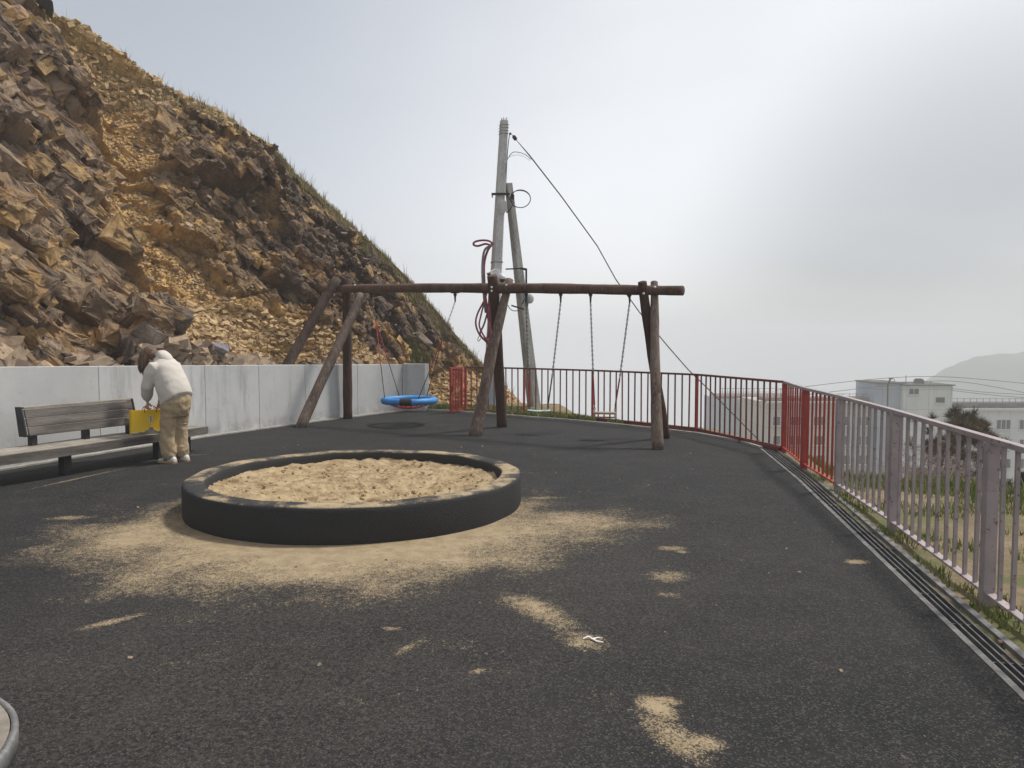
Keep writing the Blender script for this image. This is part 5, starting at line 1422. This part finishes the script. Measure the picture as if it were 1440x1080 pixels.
# ------------------------------------------------------------------ buildings down the slope
def window(root, px, py, w, h, D, panes, yf):
    c = P(px, py, D); W_ = w / FPX * D * 1.15; H_ = h / FPX * D * 1.15; x0 = c.x - W_ / 2; z0 = c.z - H_ / 2
    mb = MB(); fr = .075
    mb.box((c.x, yf - .02, z0 + fr / 2), (W_, .12, fr)); mb.box((c.x, yf - .02, z0 + H_ - fr / 2), (W_, .12, fr))
    for i in range(panes + 1): mb.box((x0 + fr / 2 + (W_ - fr) * i / panes, yf - .021, c.z), (fr, .12, H_ - 2 * fr - .004))
    mb.box((c.x, yf - .10, z0 - .05), (W_ + .2, .3, .08))
    o = mb.build("window", 'win_frame', root)
    mb = MB(); mb.box((c.x, yf + .01, c.z), (W_ - .05, .06, H_ - .05)); mb.build("pane", 'glass', o)
def block(root, x0, x1, ytop, D, depth, mat, name="wall", zb=-24.5):
    a = P(x0, ytop, D); b = P(x1, ytop, D); mb = MB(); mb.box(((a.x + b.x) / 2, D + depth / 2, (a.z + zb) / 2), (b.x - a.x, depth, a.z - zb)); return mb.build(name, mat, root), a, b
rA = P(1300, 690, 104)
bA = thing("apartment_building", "white panel apartment building with a rooftop machine room beyond the mauve railing", "building", (rA.x, 104, -24))
_, a, b = block(bA, 1334, 1560, 577, 105, 12, 'panel_white')
zr = a.z
mb = MB(); mb.box(((a.x + b.x) / 2, 104.9, zr + .12), (b.x - a.x + .5, .7, .24)); mb.build("cornice", 'insul', bA)
mb = MB(); mb.box(((a.x + b.x) / 2 + .5, 108, zr + .55), (b.x - a.x - 1, 3, .6)); mb.build("roof", 'roof', bA)
mb = MB()
for i in range(24): mb.box((a.x + 1 + i * .9, 106.3, zr + .9), (.05, .05, 1.3))
mb.box(((a.x + b.x) / 2, 106.3, zr + 1.5), (b.x - a.x, .05, .05)); mb.box(((a.x + b.x) / 2, 106.3, zr + 1.0), (b.x - a.x, .04, .04)); mb.build("roof_railing", 'roof', bA)
for px in (1366, 1422, 1480): p = P(px, 568, 106); mb = MB(); mb.box((p.x, 106.2, zr + .4), (1.8, .8, .6)); mb.build("roof_hatch", 'roof', bA)
_, a, b = block(bA, 1270, 1340, 542.5, 103.6, 7, 'panel_white', "stair_tower")
mb = MB(); mb.box(((a.x + b.x) / 2, 106.9, a.z + .1), (b.x - a.x + .3, 7.4, .16)); mb.build("roof", 'roof', bA)
_, a, b = block(bA, 1231.5, 1269.6, 539.5, 104.2, 6, 'panel_blue_shade', "machine_room")  # bluish colour here stands for the shaded side of the rooftop box
mb = MB(); mb.box(((a.x + b.x) / 2, 107, a.z + .1), (b.x - a.x + .3, 6.4, .16)); mb.build("roof", 'roof', bA)
_, a, b = block(bA, 1078, 1269.4, 567, 105.4, 12, 'panel_cream')
zl = a.z; mb = MB(); mb.box(((a.x + b.x) / 2, 105.3, zl + .12), (b.x - a.x, .7, .24)); mb.build("cornice", 'insul', bA)
mb = MB(); mb.box(((a.x + P(1228, 560, 105).x) / 2, 107.5, zl + .45), (P(1228, 560, 105).x - a.x, 3, .5)); mb.build("roof", 'roof_red', bA)
mb = MB()
for i in range(17): mb.box((a.x + .5 + i * .95, 106.6, zl + .7), (.05, .05, 1.1))
mb.box(((a.x + b.x) / 2 - 2, 106.6, zl + 1.2), (b.x - a.x - 4, .05, .05)); mb.build("roof_railing", 'roof', bA)
window(bA, 1285, 550.5, 13, 8, 103.6, 2, 103.6); window(bA, 1322, 562.5, 12.5, 8, 103.6, 1, 103.6)
for r_ in range(6):
    y = 590 + 27.4 * r_
    window(bA, 1281, y, 7, 8, 103.6, 2, 103.6); window(bA, 1323, y + 12, 7, 7, 103.6, 1, 103.6)
    yr = 597 + 27.4 * r_
    for px, w_, pn in ((1378, 18, 3), (1411, 18, 3), (1443, 18, 3), (1475, 18, 3), (1352, 8, 1)): window(bA, px, yr, w_, 12.5, 105, pn, 105)
    yl = 592 + 27.2 * r_
    for px, w_, pn in ((1092, 10, 1), (1118, 15, 2), (1152, 15, 2), (1190, 10, 1), (1214, 15, 3), (1244, 9, 1)): window(bA, px, yl, w_, 12, 105.4, pn, 105.4)
# pipes and joints on the facade
mb = MB(); 
for px in (1336.5, 1268): p = P(px, 600, 103.4); mb.tube([(p.x, 103.5, zr), (p.x, 103.5, -23)], .09, 6)
mb.build("drainpipe", 'insul', bA)
p = P(1292, 540, 106); mb = MB(); mb.box((p.x, 106, p.z + .15), (1.0, .9, .9)); mb.box((p.x, 106, p.z + .68), (.7, .7, .15)); mb.box((p.x, 106, p.z + .3 - .35), (1.5, 1.2, .2)); mb.build("roof_vent", 'roof', bA)
mb = MB()
for px, y0, y1 in ((1274, 541, 528), (1309, 542, 536)): p = P(px, y0, 105.8); q = P(px, y1, 105.8); mb.tube([p, q], .05, 5)
p = P(1255.5, 539, 105.5); 
for dx in (-.25, .15): mb.tube([p + Vector((dx * 2, 0, 0)), p + Vector((dx, 0, .6))], .05, 5)
mb.build("antenna", 'roof', bA)
lp_ = thing("lamp_pole", "thin dark street lamp pole in front of the white building", "lamp pole", (P(1247.5, 600, 92).x, 92, float(terr(np.array([P(1247.5, 600, 92).x]), np.array([92.]))[0])))
p0_, p1_ = P(1247.5, 690, 92), P(1248.5, 541, 92); mb = MB(); mb.tube([Vector((p0_.x, 92, -23.8)), p1_, P(1250, 536, 92), P(1252.5, 533, 92)], [.14, .09, .08, .07], 8); mb.build("pole", 'dark_metal', lp_)
mb = MB(); mb.box(P(1253, 532.5, 92), (.5, .2, .12)); mb.build("lamp_head", 'dark_metal', lp_)
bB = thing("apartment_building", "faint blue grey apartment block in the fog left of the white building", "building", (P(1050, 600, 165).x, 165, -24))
_, a, b = block(bB, 1013, 1040, 562, 166, 14, 'panel_blue_shade'); _, a2_, b2_ = block(bB, 1040.2, 1120, 561, 165, 14, 'panel_cream')
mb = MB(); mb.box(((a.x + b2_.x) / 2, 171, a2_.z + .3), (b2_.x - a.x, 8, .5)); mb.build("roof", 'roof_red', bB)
mb = MB()
for i in range(14): mb.box((a.x + .5 + i * 1.15, 166.3, a2_.z + 1.2), (.08, .08, 2.0))
mb.box(((a.x + b2_.x) / 2, 166.3, a2_.z + 2.2), (b2_.x - a.x, .08, .08)); mb.box(((a.x + b2_.x) / 2, 166.3, a2_.z + 1.4), (b2_.x - a.x, .08, .08)); mb.build("roof_railing", 'roof', bB)
for r_ in range(3):
    for px in (1052, 1070, 1088): window(bB, px, 578 + 18 * r_, 7, 7, 165, 2, 165)
# distant wires
for i, (pp, lab) in enumerate((
        ([(1090, 549), (1230, 533), (1330, 530), (1460, 541)], "topmost thin wire sagging over the rooftop machine room"),
        ([(1095, 560), (1232, 544), (1340, 536), (1460, 556)], "thin wire passing just over the machine room roof"),
        ([(1338, 546), (1390, 552), (1470, 556)], "thin wire right of the machine room above the roof railing"),
        ([(1338, 549), (1400, 556), (1470, 561)], "lowest thin wire right of the machine room"))):
    th_ = thing("power_line", lab, "power line", P(pp[0][0], pp[0][1], 98), "power lines over the white building")
    curve(pp, 98, .035, "wire", 'cable', th_, 5, 8)

# ------------------------------------------------------------------ pine and trunk beyond the railing
TD = 21.0
tx_ = P(1342, 700, TD); tz = float(terr(np.array([tx_.x]), np.array([TD]))[0])
tr = thing("pine_tree", "scruffy brown green pine tree on the slope in front of the white building", "tree", (tx_.x, TD, tz))
mb = MB(); k = random.Random(9)
trunk = [Vector((tx_.x - .1, TD, tz - .2)), P(1336, 760, TD), P(1340, 700, TD), P(1352, 670, TD), P(1361, 645, TD), P(1362, 625, TD), P(1357, 600, TD), P(1356, 586, TD)]
mb.tube(trunk, [.16, .13, .11, .095, .08, .06, .035, .015], 8, jit=.08, rnd=k)
tips = []
specs = [(2, 1300, 668), (2, 1312, 690), (3, 1285, 676), (3, 1330, 652), (3, 1392, 670), (3, 1412, 655), (4, 1300, 640), (4, 1318, 618), (4, 1330, 605), (4, 1395, 640), (4, 1405, 620), (5, 1385, 608), (5, 1375, 598), (5, 1340, 592), (6, 1348, 584), (4, 1296, 622), (2, 1380, 700), (2, 1355, 705), (3, 1425, 690), (6, 1366, 588)]
for ti, px, py in specs:
    a = trunk[ti]; b = P(px, py, TD + k.uniform(-1.2, 1.2)); m_ = lerp(a, b, .5) + Vector((0, 0, -.08)); mb.tube([a, m_, b], [.035, .022, .010], 5); tips.append((a, m_, b))
mb.build("trunk", 'bark', tr, smooth=True)
V_, F_, T_ = [], [], []
def tuft(c, d, n, L, tone):
    for _ in range(n):
        v = Vector((k.gauss(0, 1), k.gauss(0, 1), k.gauss(0, 1))).normalized() * .9 + d * .9; v.normalize(); v *= L * k.uniform(.6, 1.1)
        w_ = v.cross(Vector((k.random(), k.random(), k.random()))).normalized() * .010; b = len(V_)
        V_.extend([tuple(c - w_), tuple(c + w_), tuple(c + v)]); F_.append((b, b + 1, b + 2)); t_ = min(1, max(0, tone + k.uniform(-.3, .3))); T_.extend([(t_, t_, t_, 1)] * 3)
for a, m_, b in tips:
    for s in range(15):
        t_ = .3 + .7 * s / 14; c = lerp(lerp(a, m_, t_), lerp(m_, b, t_), t_) + Vector((k.gauss(0, .13), k.gauss(0, .18), k.gauss(0, .10)))
        tuft(c, ((b - a).normalized() * .5 + Vector((0, 0, .5))), 60, .27, k.choice((.1, .25, .8)))
o = npmesh("crown", np.array(V_) - np.array(tr.location), F_, 'needle', attr=T_); o.parent = tr
BD = 17.0
bx_ = P(1308, 700, BD); bz_ = float(terr(np.array([bx_.x]), np.array([BD]))[0])
bt = thing("bare_tree", "pale pinkish grey leafless bush left of the pine beyond the mauve railing", "tree", (bx_.x, BD, bz_))
mb = MB(); k = random.Random(12)
mb.tube([Vector((bx_.x, BD, bz_ - .1)), P(1306, 760, BD), P(1309, 715, BD)], [.09, .07, .05], 7)
def twig(a, d, L, r_, lv):
    n_ = 4; q = a; pts = [a]
    for i in range(n_):
        d = (d + Vector((k.gauss(0, .16), k.gauss(0, .16), k.gauss(0, .10) + .02))).normalized(); q = q + d * L / n_; pts.append(q)
        if lv > 0 and i > 0:
            for _ in range(2):
                twig(q, (d + Vector((k.gauss(0, .7), k.gauss(0, .6), k.gauss(0, .4)))).normalized(), L * .58, r_ * .6, lv - 1)
    mb.tube(pts, [r_ * (1 - .2 * i) for i in range(n_ + 1)], 4)
for a in range(7):
    an = 6.28 * a / 7; twig(P(1309, 715, BD), Vector((math.cos(an) * .8, math.sin(an) * .5, .75)).normalized(), .85, .022, 3)
M['pale_bark'] = pmat("pale_pinkish_bark", (.22, .17, .16), (.40, .32, .30), .9, 4, 20, 0)
mb.build("branches", 'pale_bark', bt)
tk = P(1441, 700, 8.3); tzz = float(terr(np.array([tk.x]), np.array([8.3]))[0])
o = thing("tree_stump", "black trunk cut off by the right edge of the picture behind the mauve railing", "tree stump", (tk.x, 8.3, tzz))
mb = MB(); mb.tube([Vector((tk.x, 8.3, tzz - .1)), Vector((tk.x, 8.3, .0)), P(1442, 664, 8.3)], [.075, .058, .05], 12, jit=.08, rnd=k); mb.build("trunk", 'bark', o, smooth=True)

# ------------------------------------------------------------------ haze
t = NT("haze_air"); t.t.nodes.remove(t.b)
vol = t.n('ShaderNodeVolumePrincipled'); vol.inputs['Color'].default_value = (.88, .905, .935, 1); vol.inputs['Density'].default_value = .0021; vol.inputs['Anisotropy'].default_value = 0
t.l(vol.outputs[0], t.out.inputs['Volume']); M['haze'] = t.m
mb = MB(); mb.box((0, 415, -32.5), (1000, 950, 99)); props(mb.build("haze", 'haze'), "pale sea fog filling the air", kind='stuff')
